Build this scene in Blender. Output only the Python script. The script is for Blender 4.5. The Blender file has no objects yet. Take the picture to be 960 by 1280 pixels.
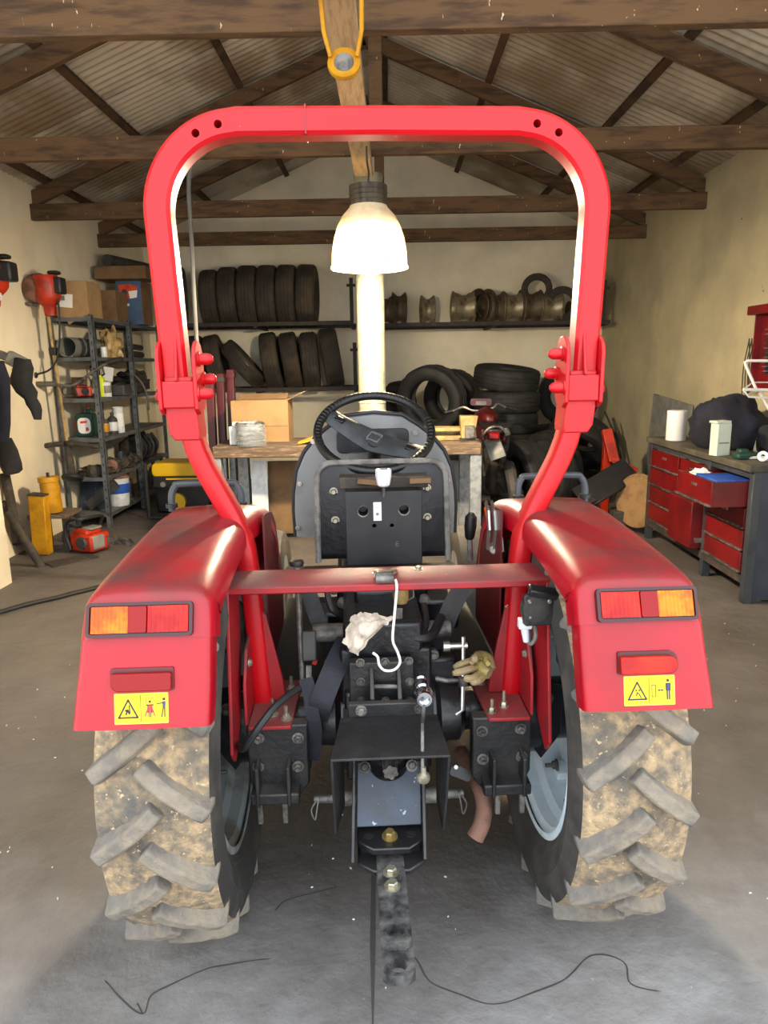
import bpy, bmesh, random
from math import *
from mathutils import Vector, Matrix, noise
random.seed(7)
C = bpy.context.scene.collection
S = bpy.context.scene
V = Vector

# ---------------------------------------------------------------- camera
FOC = 888.0                                   # focal length in pixels of the 960x1280 frame
PITCH, ROLL, YAW_ROOM, YAW_TRAC, X0 = radians(11.75), radians(.9), radians(-.5), radians(2.45), .0746
EYE = 1.4
def axes(yaw):
    fw = V((sin(yaw)*cos(PITCH), cos(yaw)*cos(PITCH), -sin(PITCH)))
    rt = V((cos(yaw), -sin(yaw), 0)); up = rt.cross(fw)
    c, s = cos(ROLL), sin(ROLL)
    return c*rt-s*up, s*rt+c*up, fw
def at(px, py, Y, yaw=YAW_ROOM):
    """room point at distance Y (metres into the room) seen at a photo pixel"""
    rt, up, fw = axes(yaw)
    d = fw + rt*(px-480)/FOC - up*(py-640)/FOC
    return V((0, 0, EYE)) + d*(Y/d.y)
def atx(px, py, X):
    rt, up, fw = axes(YAW_ROOM)
    d = fw + rt*(px-480)/FOC - up*(py-640)/FOC
    return V((0, 0, EYE)) + d*(X/d.x)
def onz(px, py, z=0, yaw=YAW_ROOM):
    rt, up, fw = axes(yaw)
    d = fw + rt*(px-480)/FOC - up*(py-640)/FOC
    return V((0, 0, EYE)) + d*((z-EYE)/d.z)
def tp(px, py, Y):
    """the same in the tractor's own frame (x across, y forward)"""
    q = at(px, py, Y, YAW_TRAC); q.x -= X0
    return q
cam = bpy.data.cameras.new('camera'); camo = bpy.data.objects.new('camera', cam); C.objects.link(camo)
cam.sensor_fit = 'VERTICAL'; cam.sensor_height = 36; cam.lens = FOC/1280*36
cam.clip_start = .05; cam.clip_end = 200
r_, u_, f_ = axes(YAW_ROOM)
camo.matrix_world = Matrix((( r_.x, u_.x, -f_.x, 0), (r_.y, u_.y, -f_.y, 0), (r_.z, u_.z, -f_.z, EYE), (0, 0, 0, 1)))
S.camera = camo

# ---------------------------------------------------------------- light
S.view_settings.view_transform = 'Standard'; S.view_settings.look = 'None'
S.view_settings.gamma = 1; S.view_settings.use_curve_mapping = False
S.view_settings.exposure = 1.95
w = bpy.data.worlds.new('sky'); S.world = w; w.use_nodes = True
nt = w.node_tree; bg = nt.nodes['Background']
bg.inputs[0].default_value = (.86, .93, 1.0, 1); bg.inputs[1].default_value = 1.05   # even bright sky
sun = bpy.data.lights.new('sun', 'SUN'); sun.energy = 11; sun.angle = radians(.6); sun.color = (1, .95, .88)     # stands behind the building, lights the yard
suno = bpy.data.objects.new('sun', sun); C.objects.link(suno); suno.rotation_euler = (radians(-32), radians(6), 0); suno.location = (0, 6, 12)

def lin(c):
    return tuple(((x/255)/12.92 if x/255 <= .04045 else ((x/255+.055)/1.055)**2.4) for x in c)

# ---------------------------------------------------------------- materials
MATS = {}
def mat(name, c, rough=.6, metal=0, c2=None, scale=8, lo=.45, hi=.62, bump=0, bscale=40, coat=0, dust=None, dustamt=.6,
        spots=None, spotscale=60, spotlo=.68, alpha=1, trans=0, stretch=(1,1,1), detail=6, spotmap=None, c3=None, c3scale=2, spec=.5, rough2=None):
    if name in MATS: return MATS[name]
    m = bpy.data.materials.new(name); m.use_nodes = True; MATS[name] = m
    N = m.node_tree.nodes; L = m.node_tree.links; b = N['Principled BSDF']
    b.inputs['Roughness'].default_value = rough; b.inputs['Metallic'].default_value = metal
    b.inputs['Coat Weight'].default_value = coat; b.inputs['Coat Roughness'].default_value = .08
    b.inputs['Specular IOR Level'].default_value = spec
    if trans: b.inputs['Transmission Weight'].default_value = trans
    b.inputs['Alpha'].default_value = alpha
    tc = N.new('ShaderNodeTexCoord'); mp = N.new('ShaderNodeMapping'); mp.inputs['Scale'].default_value = stretch
    L.new(tc.outputs['Object'], mp.inputs[0])
    def nz(sc, det=detail, ro=.6):
        n = N.new('ShaderNodeTexNoise'); n.inputs['Scale'].default_value = sc; n.inputs['Detail'].default_value = det
        n.inputs['Roughness'].default_value = ro; L.new(mp.outputs[0], n.inputs[0]); return n
    def ramp(src, a, bb):
        r = N.new('ShaderNodeMapRange'); r.inputs[1].default_value = a; r.inputs[2].default_value = bb
        L.new(src, r.inputs[0]); return r.outputs[0]
    def mix(fac, a, bcol):
        x = N.new('ShaderNodeMix'); x.data_type = 'RGBA'
        if isinstance(fac, float): x.inputs[0].default_value = fac
        else: L.new(fac, x.inputs[0])
        for i, q in ((6, a), (7, bcol)):
            if isinstance(q, tuple): x.inputs[i].default_value = (*q, 1)
            else: L.new(q, x.inputs[i])
        return x.outputs[2]
    col = lin(c)
    if c2:
        fac = ramp(nz(scale).outputs[0], lo, hi); col = mix(fac, col, lin(c2))
        if rough2 is not None:
            rr = N.new('ShaderNodeMapRange'); rr.inputs[3].default_value = rough; rr.inputs[4].default_value = rough2
            L.new(fac, rr.inputs[0]); L.new(rr.outputs[0], b.inputs['Roughness'])
    if c3:
        col = mix(ramp(nz(c3scale, 4).outputs[0], .48, .68), col, lin(c3))
    if dust:
        g = N.new('ShaderNodeNewGeometry'); sx = N.new('ShaderNodeSeparateXYZ'); L.new(g.outputs['Normal'], sx.inputs[0])
        up = ramp(sx.outputs[2], .3, .95)
        mu = N.new('ShaderNodeMath'); mu.operation = 'MULTIPLY'; L.new(up, mu.inputs[0])
        L.new(ramp(nz(6, 8).outputs[0], .25, .75), mu.inputs[1])
        m2 = N.new('ShaderNodeMath'); m2.operation = 'MULTIPLY'; m2.inputs[1].default_value = dustamt*1.5; L.new(mu.outputs[0], m2.inputs[0]); m2.use_clamp = True
        col = mix(m2.outputs[0], col, lin(dust))
        rr = N.new('ShaderNodeMapRange'); rr.inputs[3].default_value = rough; rr.inputs[4].default_value = min(1, rough+.22)
        L.new(m2.outputs[0], rr.inputs[0]); L.new(rr.outputs[0], b.inputs['Roughness'])
    if spots:
        sn = nz(spotscale, 3)
        if spotmap:
            pm = N.new('ShaderNodeMapping'); pm.inputs['Scale'].default_value = spotmap; L.new(tc.outputs['Object'], pm.inputs[0]); L.new(pm.outputs[0], sn.inputs[0])
        col = mix(ramp(sn.outputs[0], spotlo, spotlo+.03), col, lin(spots))
    if isinstance(col, tuple): b.inputs['Base Color'].default_value = (*col, 1)
    else: L.new(col, b.inputs['Base Color'])
    if bump:
        bp = N.new('ShaderNodeBump'); bp.inputs['Strength'].default_value = bump; bp.inputs['Distance'].default_value = .01
        L.new(nz(bscale).outputs[0], bp.inputs['Height']); L.new(bp.outputs[0], b.inputs['Normal'])
    return m
def emit(name, c, s):
    m = bpy.data.materials.new(name); m.use_nodes = True; MATS[name] = m
    b = m.node_tree.nodes['Principled BSDF']; b.inputs['Base Color'].default_value = (*lin(c), 1)
    b.inputs['Emission Color'].default_value = (*lin(c), 1); b.inputs['Emission Strength'].default_value = s
    return m
mat('red', (160,3,26), .32, c2=(146,5,24), scale=5, coat=.22, spec=.35, dust=(82,52,48), dustamt=.8, spots=(205,150,145), spotscale=45, spotlo=.77)
mat('red_dusty', (150,18,26), .45, c2=(122,30,34), scale=9, dust=(104,74,70), dustamt=.7, spots=(175,120,115), spotscale=90, spotlo=.72)
mat('red_hoop', (188,8,20), .38, c2=(174,12,24), scale=4, coat=.12, spec=.32, dust=(150,90,84), dustamt=.5, spots=(225,165,160), spotscale=70, spotlo=.78)
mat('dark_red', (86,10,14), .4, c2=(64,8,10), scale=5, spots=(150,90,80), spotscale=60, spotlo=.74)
mat('cab_red', (112,8,12), .4, c2=(88,8,10), scale=6, dust=(70,40,36), dustamt=.5)
mat('black_iron', (22,22,23), .45, c2=(40,38,36), scale=12, bump=.25, bscale=60, dust=(96,90,84), dustamt=.35)
mat('oily_black', (13,13,16), .3, c2=(26,26,30), scale=10, bump=.2, bscale=50, dust=(70,66,62), dustamt=.3)
mat('shield_black', (26,26,27), .55, c2=(42,41,40), scale=9, bump=.35, bscale=70, spots=(90,86,80), spotscale=120, spotlo=.72)
mat('blue_grey', (42,54,72), .42, c2=(34,40,50), scale=9, spots=(150,158,168), spotscale=70, spotlo=.66)
mat('bright_steel', (190,188,182), .3, .9, c2=(150,145,138), scale=20)
mat('bolt_zinc', (176,170,150), .38, .75, c2=(120,112,96), scale=30)
mat('worn_steel', (128,124,118), .5, .5, c2=(70,66,62), scale=18, lo=.4, hi=.6, bump=.3, bscale=60)
mat('drawbar', (38,38,40), .5, c2=(98,96,93), scale=34, lo=.40, hi=.68, bump=.3)
mat('rust_pipe', (128,92,76), .8, c2=(92,66,54), scale=14, bump=.3)
mat('rubber', (48,45,42), .8, c2=(70,65,59), scale=10, bump=.2, bscale=50)
mat('rubber_dark', (27,26,25), .7, c2=(42,40,37), scale=7, bump=.25, bscale=60)
mat('rack_tyre', (50,43,35), .8, c2=(72,61,47), scale=5, bump=.35, bscale=50)
mat('lug_rubber', (118,112,104), .95, c2=(146,132,112), scale=10, lo=.40, hi=.62, bump=.8, bscale=45, c3=(86,83,80), c3scale=7)
mat('mud', (176,150,114), .95, c2=(118,106,90), scale=42, lo=.38, hi=.62, bump=.9, bscale=70, c3=(88,85,80), c3scale=7, spots=(186,164,130), spotscale=90, spotlo=.64)
mat('rim_paint', (224,236,242), .45, c2=(206,220,228), scale=8, c3=(184,182,164), c3scale=3)
mat('rim_dusty_shaded', (140,146,146), .55, c2=(96,92,84), scale=8, c3=(110,100,84), c3scale=4)  # dusty rim paint, darkened for the shadow in the left rear wheel
mat('plastic_grey', (116,117,116), .5, c2=(102,103,102), scale=8, bump=.06, bscale=90, dust=(128,124,116), dustamt=.4)
mat('vinyl_black', (18,18,20), .45, c2=(34,34,36), scale=7, bump=.3, bscale=35)
mat('piping', (120,116,110), .7, c2=(88,84,80), scale=30, bump=.2)
mat('plate_black', (20,20,23), .4, c2=(30,30,32), scale=14)
mat('wheel_black', (16,17,19), .38, bump=.05)
mat('wheel_spoke', (44,48,52), .5, c2=(60,64,66), scale=16)
mat('belt', (40,41,44), .75, c2=(58,56,54), scale=14, bump=.25, bscale=150)
mat('belt_navy', (22,23,32), .7, c2=(34,35,44), scale=12, bump=.2, bscale=150)
mat('white_plastic', (216,220,222), .4, c2=(190,192,192), scale=10)
mat('white_paper', (232,232,228), .8)
mat('rag', (200,186,168), .95, c2=(150,132,116), scale=10, bump=.4, bscale=60)
mat('glove', (150,130,96), .95, c2=(96,88,76), scale=16, bump=.5, bscale=60, c3=(170,150,80), c3scale=10)
mat('amber', (206,74,0), .22, c2=(226,116,0), scale=22, coat=0, spec=.3)
mat('lens_red', (150,2,2), .22, c2=(186,30,2), scale=14, coat=0, spec=.3)
mat('lens_deep', (130,0,3), .25, spec=.3)
mat('lens_bezel', (54,12,18), .4)
mat('yellow_decal', (228,186,4), .5)
mat('decal_rim', (236,196,60), .5)
mat('print_black', (40,40,44), .6)
mat('print_blue', (52,62,110), .6)
mat('print_red', (214,60,60), .6)
mat('wood_beam', (96,70,42), .85, c2=(66,46,28), scale=4, stretch=(1,6,6), bump=.3, bscale=30, spots=(206,188,150), spotscale=1, spotlo=.70, spotmap=(46,46,15))
mat('wood_purlin', (84,60,38), .9, c2=(54,38,26), scale=5, bump=.3)
mat('wood_pale', (196,172,136), .85, c2=(166,142,108), scale=5, stretch=(8,1,8), bump=.3, bscale=20, spots=(230,214,180), spotscale=1, spotlo=.71, spotmap=(40,14,40))
mat('wood_bench', (96,78,60), .85, c2=(66,54,44), scale=6, stretch=(1,8,8), bump=.3, c3=(150,128,110), c3scale=12)
mat('roof_tin', (196,188,172), .5, .25, c2=(160,150,134), scale=2.5, stretch=(1,.4,1), c3=(136,116,92), c3scale=1.2)
mat('wall_cream', (240,228,200), .95, c2=(226,212,180), scale=1.6, lo=.4, hi=.7, bump=.25, bscale=18, c3=(208,198,176), c3scale=.9, spots=(120,110,95), spotscale=7, spotlo=.80, detail=10)
mat('wall_khaki', (186,174,138), .95, c2=(166,156,124), scale=1.8, lo=.4, hi=.7, bump=.3, bscale=18, c3=(160,150,122), c3scale=1.4, spots=(96,88,74), spotscale=9, spotlo=.72, detail=12)
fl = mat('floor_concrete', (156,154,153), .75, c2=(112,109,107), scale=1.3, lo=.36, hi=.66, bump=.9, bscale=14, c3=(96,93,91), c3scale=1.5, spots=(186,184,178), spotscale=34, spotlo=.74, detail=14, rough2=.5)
# oily dirt tone further in, ragged border; also painted darker to offset the lamplight
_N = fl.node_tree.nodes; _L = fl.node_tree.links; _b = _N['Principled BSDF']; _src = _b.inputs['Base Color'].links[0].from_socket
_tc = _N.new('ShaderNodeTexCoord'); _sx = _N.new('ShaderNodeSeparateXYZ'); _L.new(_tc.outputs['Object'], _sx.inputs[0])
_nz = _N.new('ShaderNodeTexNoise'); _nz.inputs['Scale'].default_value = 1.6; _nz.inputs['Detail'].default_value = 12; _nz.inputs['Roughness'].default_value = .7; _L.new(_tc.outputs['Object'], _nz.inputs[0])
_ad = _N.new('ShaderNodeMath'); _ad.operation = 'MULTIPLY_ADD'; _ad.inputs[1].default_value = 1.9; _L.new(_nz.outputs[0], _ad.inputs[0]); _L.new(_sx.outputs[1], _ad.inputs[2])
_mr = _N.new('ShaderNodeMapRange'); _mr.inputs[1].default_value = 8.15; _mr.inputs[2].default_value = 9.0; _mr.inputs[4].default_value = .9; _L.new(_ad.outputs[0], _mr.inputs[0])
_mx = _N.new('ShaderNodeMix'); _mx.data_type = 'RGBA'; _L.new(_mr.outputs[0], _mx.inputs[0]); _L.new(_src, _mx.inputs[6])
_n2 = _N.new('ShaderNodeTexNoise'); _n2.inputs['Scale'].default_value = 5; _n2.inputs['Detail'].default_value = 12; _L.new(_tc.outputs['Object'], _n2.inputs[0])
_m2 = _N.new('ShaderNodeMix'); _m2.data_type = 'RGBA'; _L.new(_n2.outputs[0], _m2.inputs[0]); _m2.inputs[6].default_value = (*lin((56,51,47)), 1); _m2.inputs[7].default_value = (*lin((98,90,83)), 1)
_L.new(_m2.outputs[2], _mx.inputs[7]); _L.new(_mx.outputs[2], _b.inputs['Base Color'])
mat('crack', (62,59,56), .9)
mat('galv', (146,146,128), .55, .2, c2=(120,119,104), scale=16, c3=(158,152,124), c3scale=6, spots=(178,178,160), spotscale=60, spotlo=.66)
mat('galv_leg', (152,156,156), .5, .4, c2=(122,126,128), scale=20)
mat('shelf_steel', (98,102,106), .55, .3, c2=(76,78,80), scale=14, dust=(150,144,132), dustamt=.5)
mat('rack_iron', (44,38,33), .7, .2, c2=(62,50,40), scale=16)
mat('rim_rust', (96,82,62), .6, .35, c2=(66,50,36), scale=9, bump=.2)
mat('rim_silver', (150,138,112), .45, .5, c2=(104,88,66), scale=9)
mat('carton', (160,128,88), .9, c2=(148,116,78), scale=6)
mat('carton_dark', (120,92,62), .9, c2=(102,78,52), scale=6)
mat('tape', (150,110,66), .4)
mat('orange', (216,74,26), .35, c2=(190,56,22), scale=12)
mat('orange_red', (180,44,12), .45, c2=(140,32,10), scale=12)
mat('yellow', (196,140,10), .5, c2=(166,114,8), scale=9, spots=(90,70,40), spotscale=30, spotlo=.70)
mat('yellow_clean', (214,170,8), .4)
mat('ylime', (214,226,40), .4)
mat('dark_grey', (50,50,50), .6, c2=(66,64,60), scale=14)
mat('grime', (50,44,38), .8, c2=(74,64,54), scale=14, bump=.4, bscale=40)
mat('greypaint', (128,128,122), .6, c2=(108,108,104), scale=10)
mat('green_dark', (24,62,48), .5)
mat('blue', (32,78,170), .5, c2=(26,62,140), scale=10)
mat('blue_box', (70,92,120), .7, c2=(58,78,104), scale=5)
mat('navy_cloth', (22,22,32), .95, c2=(34,34,48), scale=5, bump=.4, bscale=25)
mat('black_cloth', (28,27,29), .95, c2=(40,38,40), scale=6, bump=.4, bscale=25)
mat('cream_paint', (220,216,206), .45)
mat('carton_pale', (200,206,186), .8, c2=(186,192,172), scale=4)
mat('bench_top', (76,70,58), .8, c2=(56,52,44), scale=8, c3=(98,90,74), c3scale=6)
mat('bench_frame', (58,62,66), .5, c2=(46,48,52), scale=9)
mat('bench_side', (44,48,60), .6, c2=(54,58,70), scale=5)
mat('chrome', (200,204,208), .18, 1)
mat('clear_wrap', (120,124,126), .15, c2=(40,42,44), scale=6, lo=.45, hi=.55, coat=.8)
mat('yellow_paper', (226,172,50), .8, c2=(210,150,40), scale=8)
mat('tan_disc', (146,112,72), .8, c2=(120,90,58), scale=8)
mat('cable', (30,30,31), .5)
mat('hose_grey', (92,90,84), .7)
mat('lamp_neck', (86,78,62), .6, .3, c2=(48,44,36), scale=30, stretch=(1,1,.2))
mat('brass', (150,130,80), .4, .7)
mat('bag_tan', (168,140,84), .6, c2=(130,106,62), scale=14, coat=.3)
mat('chip', (214,208,196), .9)
mat('glass_lens', (200,205,205), .1, spec=.8)

# ---------------------------------------------------------------- mesh builder
class MB:
    def __init__(s): s.v = []; s.f = []; s.m = []
    def add(s, vs, fs, m=0):
        o = len(s.v); s.v += [V(x) for x in vs]; s.f += [[i+o for i in f] for f in fs]; s.m += [m]*len(fs); return s
    def box(s, c, sz, R=None, m=0):
        c = V(c); h = V(sz)/2; R = R or Matrix.Identity(3)
        vs = [c + R @ V((x*h.x, y*h.y, z*h.z)) for x in (-1,1) for y in (-1,1) for z in (-1,1)]
        return s.add(vs, [(0,1,3,2),(4,6,7,5),(0,4,5,1),(2,3,7,6),(0,2,6,4),(1,5,7,3)], m)
    def bar(s, a, b, wdt, h, up=(0,0,1), m=0):
        """box beam from a to b, width w across and height h along up"""
        a, b = V(a), V(b); d = (b-a).normalized(); sd = d.cross(V(up)).normalized(); u = sd.cross(d)
        vs = [p + sd*x*wdt/2 + u*y*h/2 for p in (a, b) for x, y in ((-1,-1),(1,-1),(1,1),(-1,1))]
        return s.add(vs, [(0,1,2,3),(7,6,5,4),(0,4,5,1),(1,5,6,2),(2,6,7,3),(3,7,4,0)], m)
    def sweep(s, pts, prof, up=(0,1,0), closed=False, m=0, scl=None):
        pts = [V(p) for p in pts]; n = len(pts); k = len(prof); vs = []; up = V(up)
        for i, p in enumerate(pts):
            a = pts[i-1] if (i or closed) else pts[i]; b = pts[(i+1) % n] if (i < n-1 or closed) else pts[i]
            d = (b-a).normalized(); sd = d.cross(up)
            if sd.length < 1e-4: sd = d.cross(V((1,0,0)))
            sd.normalize(); u = sd.cross(d).normalized(); q = scl[i] if scl else 1
            if 0 < i < n-1 or closed:
                d1 = (pts[i]-pts[i-1]).normalized(); ca = max(.5, d1.dot(d))
            else: ca = 1
            vs += [p + sd*x*q/ca + u*y*q for x, y in prof]
        fs = [(i*k+j, i*k+(j+1) % k, ((i+1) % n)*k+(j+1) % k, ((i+1) % n)*k+j) for i in range(n if closed else n-1) for j in range(k)]
        if not closed: fs += [tuple(range(k))[::-1], tuple((n-1)*k+j for j in range(k))]
        return s.add(vs, fs, m)
    def tube(s, pts, r, n=8, closed=False, m=0):
        pts = [V(p) for p in pts]; N = len(pts)
        rs = r if isinstance(r, (list, tuple)) else [r]*N
        vs = []; u = None
        for i, p in enumerate(pts):
            a = pts[i-1] if (i or closed) else pts[i]; b = pts[(i+1) % N] if (i < N-1 or closed) else pts[i]
            d = (b-a).normalized()
            if u is None:
                u = d.orthogonal().normalized()
            u = (u - d*u.dot(d)).normalized(); w2 = d.cross(u)
            vs += [p + (u*cos(2*pi*j/n) + w2*sin(2*pi*j/n))*rs[i] for j in range(n)]
        fs = [(i*n+j, i*n+(j+1) % n, ((i+1) % N)*n+(j+1) % n, ((i+1) % N)*n+j) for i in range(N if closed else N-1) for j in range(n)]
        if not closed: fs += [tuple(range(n))[::-1], tuple((N-1)*n+j for j in range(n))]
        return s.add(vs, fs, m)
    def cyl(s, a, b, r, r2=None, n=16, m=0): return s.tube([a, b], [r, r if r2 is None else r2], n, m=m)
    def lathe(s, prof, M=None, n=24, m=0, loop=False, caps=True):
        """prof of (radius, height) turned round local z"""
        M = M or Matrix.Identity(4); k = len(prof)
        vs = [M @ V((r*cos(2*pi*i/n), r*sin(2*pi*i/n), z)) for i in range(n) for r, z in prof]
        fs = [(i*k+j, ((i+1) % n)*k+j, ((i+1) % n)*k+(j+1) % k, i*k+(j+1) % k) for i in range(n) for j in range(k if loop else k-1)]
        if not loop and caps:
            if prof[0][0] > 1e-4: fs.append(tuple(i*k for i in range(n))[::-1])
            if prof[-1][0] > 1e-4: fs.append(tuple(i*k+k-1 for i in range(n)))
        return s.add(vs, fs, m)
    def prism(s, poly, d, M=None, m=0):
        M = M or Matrix.Identity(4); n = len(poly)
        vs = [M @ V((x, y, 0)) for x, y in poly] + [M @ V((x, y, d)) for x, y in poly]
        return s.add(vs, [tuple(range(n))[::-1], tuple(range(n, 2*n))] + [(i, (i+1) % n, n+(i+1) % n, n+i) for i in range(n)], m)
    def hexbolt(s, p, d, r=.01, h=.008, shank=0, m=0, washer=True):
        p = V(p); d = V(d).normalized()
        if washer: s.tube([p, p+d*h*.25], r*1.45, 12, m=m)
        s.tube([p+d*h*.25, p+d*h*.9, p+d*h*1.1], [r, r, r*.8], 6, m=m)
        if shank: s.tube([p+d*h, p+d*(h+shank)], r*.5, 8, m=m)
        return s
    def grid(s, fn, nu, nv, th=.003, m=0, wrapu=False):
        P = [[V(fn(i/nu, j/nv)) for j in range(nv+1)] for i in range(nu+1)]
        k = nv+1; top = [p for row in P for p in row]; vs = list(top)
        nr = []
        for i in range(nu+1):
            for j in range(nv+1):
                a = P[min(i+1,nu)][j]-P[max(i-1,0)][j]; b = P[i][min(j+1,nv)]-P[i][max(j-1,0)]
                c = a.cross(b); nr.append(c.normalized() if c.length > 1e-9 else V((0,0,1)))
        vs += [p-q*th for p, q in zip(top, nr)]
        o = len(top); fs = []
        for i in range(nu):
            for j in range(nv):
                a, b, c, d = i*k+j, (i+1)*k+j, (i+1)*k+j+1, i*k+j+1
                fs += [(a,b,c,d), (o+d,o+c,o+b,o+a)]
        for i in range(nu): fs += [(i*k, o+i*k, o+(i+1)*k, (i+1)*k), (i*k+nv, (i+1)*k+nv, o+(i+1)*k+nv, o+i*k+nv)]
        for j in range(nv): fs += [(j, j+1, o+j+1, o+j), (nu*k+j, o+nu*k+j, o+nu*k+j+1, nu*k+j+1)]
        return s.add(vs, fs, m)
    def blob(s, c, rad, seed=0, amp=.25, fr=2.0, nu=20, nv=14, R=None, m=0, flat=None):
        c = V(c); vs = []; R = R or Matrix.Identity(3)
        for i in range(nv+1):
            for j in range(nu):
                th = pi*i/nv; ph = 2*pi*j/nu
                d = V((sin(th)*cos(ph), sin(th)*sin(ph), cos(th)))
                k = 1 + amp*noise.noise(d*fr+V((seed*3.1, seed*7.7, seed))) + amp*.5*noise.noise(d*fr*2.7+V((seed, 5, seed*2)))
                p = R @ V((d.x*rad[0]*k, d.y*rad[1]*k, d.z*rad[2]*k))
                if flat is not None: p.z = max(p.z, flat)
                vs.append(c+p)
        fs = [(i*nu+j, (i+1)*nu+j, (i+1)*nu+(j+1) % nu, i*nu+(j+1) % nu) for i in range(nv) for j in range(nu)]
        return s.add(vs, fs, m)
    def mirror(s):
        o = MB(); o.v = [V((-p.x, p.y, p.z)) for p in s.v]; o.f = [f[::-1] for f in s.f]; o.m = s.m[:]; return o

def mesh_of(mb, name, mats, base=(0,0,0), smooth=35):
    base = V(base); me = bpy.data.meshes.new(name)
    me.from_pydata([p-base for p in mb.v], [], mb.f)
    for mm in ([mats] if isinstance(mats, str) else mats): me.materials.append(MATS[mm])
    me.polygons.foreach_set('material_index', mb.m)
    b = bmesh.new(); b.from_mesh(me); bmesh.ops.remove_doubles(b, verts=b.verts, dist=1e-6)
    bmesh.ops.recalc_face_normals(b, faces=b.faces); b.to_mesh(me); b.free()
    if smooth: me.shade_smooth(); me.set_sharp_from_angle(angle=radians(smooth))
    return me
BASE = {}
def tag(o, label=None, cat=None, group=None, kind=None):
    if label: o['label'] = label
    if cat: o['category'] = cat
    if group: o['group'] = group
    if kind: o['kind'] = kind
    return o
def thing(name, label, cat, base, group=None, kind=None):
    o = bpy.data.objects.new(name, None); C.objects.link(o); o.location = V(base); o.empty_display_size = .1
    BASE[o] = V(base); return tag(o, label, cat, group, kind)
def bev(o, wd):
    if wd:
        md = o.modifiers.new('bevel', 'BEVEL'); md.width = wd; md.segments = 2; md.limit_method = 'ANGLE'; md.angle_limit = radians(40)
        md.harden_normals = False
def part(name, mb, mats, parent, smooth=35, bevel=0, label=None, kind=None):
    base = BASE[parent]; me = mesh_of(mb, name, mats, base, smooth)
    o = bpy.data.objects.new(name, me); C.objects.link(o); o.parent = parent; BASE[o] = base
    bev(o, bevel); return tag(o, label, kind=kind)
def cut(o, mb):
    """really drill the shape mb (same frame as o) out of part o"""
    c = bpy.data.objects.new('cutter', mesh_of(mb, 'cutter', o.data.materials[0].name, BASE[o], 0)); C.objects.link(c); c.parent = o.parent
    mods = [(m_.width, m_.segments) for m_ in o.modifiers]; o.modifiers.clear()
    b = o.modifiers.new('cut', 'BOOLEAN'); b.operation = 'DIFFERENCE'; b.solver = 'EXACT'; b.object = c
    dg = bpy.context.evaluated_depsgraph_get(); dg.update(); me = bpy.data.meshes.new_from_object(o.evaluated_get(dg))
    o.modifiers.clear(); o.data = me; me.name = o.name; bpy.data.objects.remove(c)
    me.shade_smooth(); me.set_sharp_from_angle(angle=radians(35))
    for w_, _s in mods: bev(o, w_)
def inst(name, me, parent, loc, rot=None, scale=None):
    o = bpy.data.objects.new(name, me); C.objects.link(o); o.parent = parent
    o.location = V(loc)-BASE[parent]
    if rot is not None: o.rotation_euler = rot
    if scale: o.scale = scale
    BASE[o] = V(loc); return o
def solo(name, mb, mats, label, cat, group=None, kind=None, smooth=35, bevel=0):
    xs = [p.x for p in mb.v]; ys = [p.y for p in mb.v]; zs = [p.z for p in mb.v]
    base = V(((min(xs)+max(xs))/2, (min(ys)+max(ys))/2, min(zs)))
    me = mesh_of(mb, name, mats, base, smooth); o = bpy.data.objects.new(name, me); C.objects.link(o); o.location = base
    BASE[o] = base; bev(o, bevel); return tag(o, label, cat, group, kind)
def RX(a): return Matrix.Rotation(a, 3, 'X')
def RY(a): return Matrix.Rotation(a, 3, 'Y')
def RZ(a): return Matrix.Rotation(a, 3, 'Z')
def frame(o, zdir, xdir=None):
    """4x4 with local z along zdir at o"""
    z = V(zdir).normalized(); x = V(xdir) if xdir else z.orthogonal(); x = (x - z*x.dot(z)).normalized(); y = z.cross(x)
    return Matrix(((x.x,y.x,z.x,o[0]),(x.y,y.y,z.y,o[1]),(x.z,y.z,z.z,o[2]),(0,0,0,1)))
def rectp(wd, h, b=.004):
    x, y = wd/2, h/2
    return [(-x+b,-y),(x-b,-y),(x,-y+b),(x,y-b),(x-b,y),(-x+b,y),(-x,y-b),(-x,-y+b)]
def lerp(a, b, t): return a+(b-a)*t
def arc(cx, cy, r, a0, a1, n): return [(cx+r*cos(radians(lerp(a0,a1,i/n))), cy+r*sin(radians(lerp(a0,a1,i/n)))) for i in range(n+1)]
def rrect(x0, y0, x1, y1, r, n=4):
    return arc(x1-r,y0+r,r,-90,0,n)+arc(x1-r,y1-r,r,0,90,n)+arc(x0+r,y1-r,r,90,180,n)+arc(x0+r,y0+r,r,180,270,n)
def smoothpath(pts, n=6):
    """Catmull-Rom through points"""
    P = [V(p) for p in pts]; P = [P[0]*2-P[1]]+P+[P[-1]*2-P[-2]]; out = []
    for i in range(1, len(P)-2):
        for k in range(n):
            t = k/n; a, b, c, d = P[i-1:i+3]
            out.append(.5*((2*b)+(c-a)*t+(2*a-5*b+4*c-d)*t*t+(3*b-a-3*c+d)*t**3))
    out.append(P[-2]); return out

# ================================================================ ROOM
XL, XR, YB, XP, YF = -2.9, 2.6, 8.9, -2.55, 1.05     # walls; front opening at YF
RIDGE_X, SL = -.15, .413
def rz(x): return 3.91 - SL*abs(x-RIDGE_X)          # rafter axis height
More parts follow.
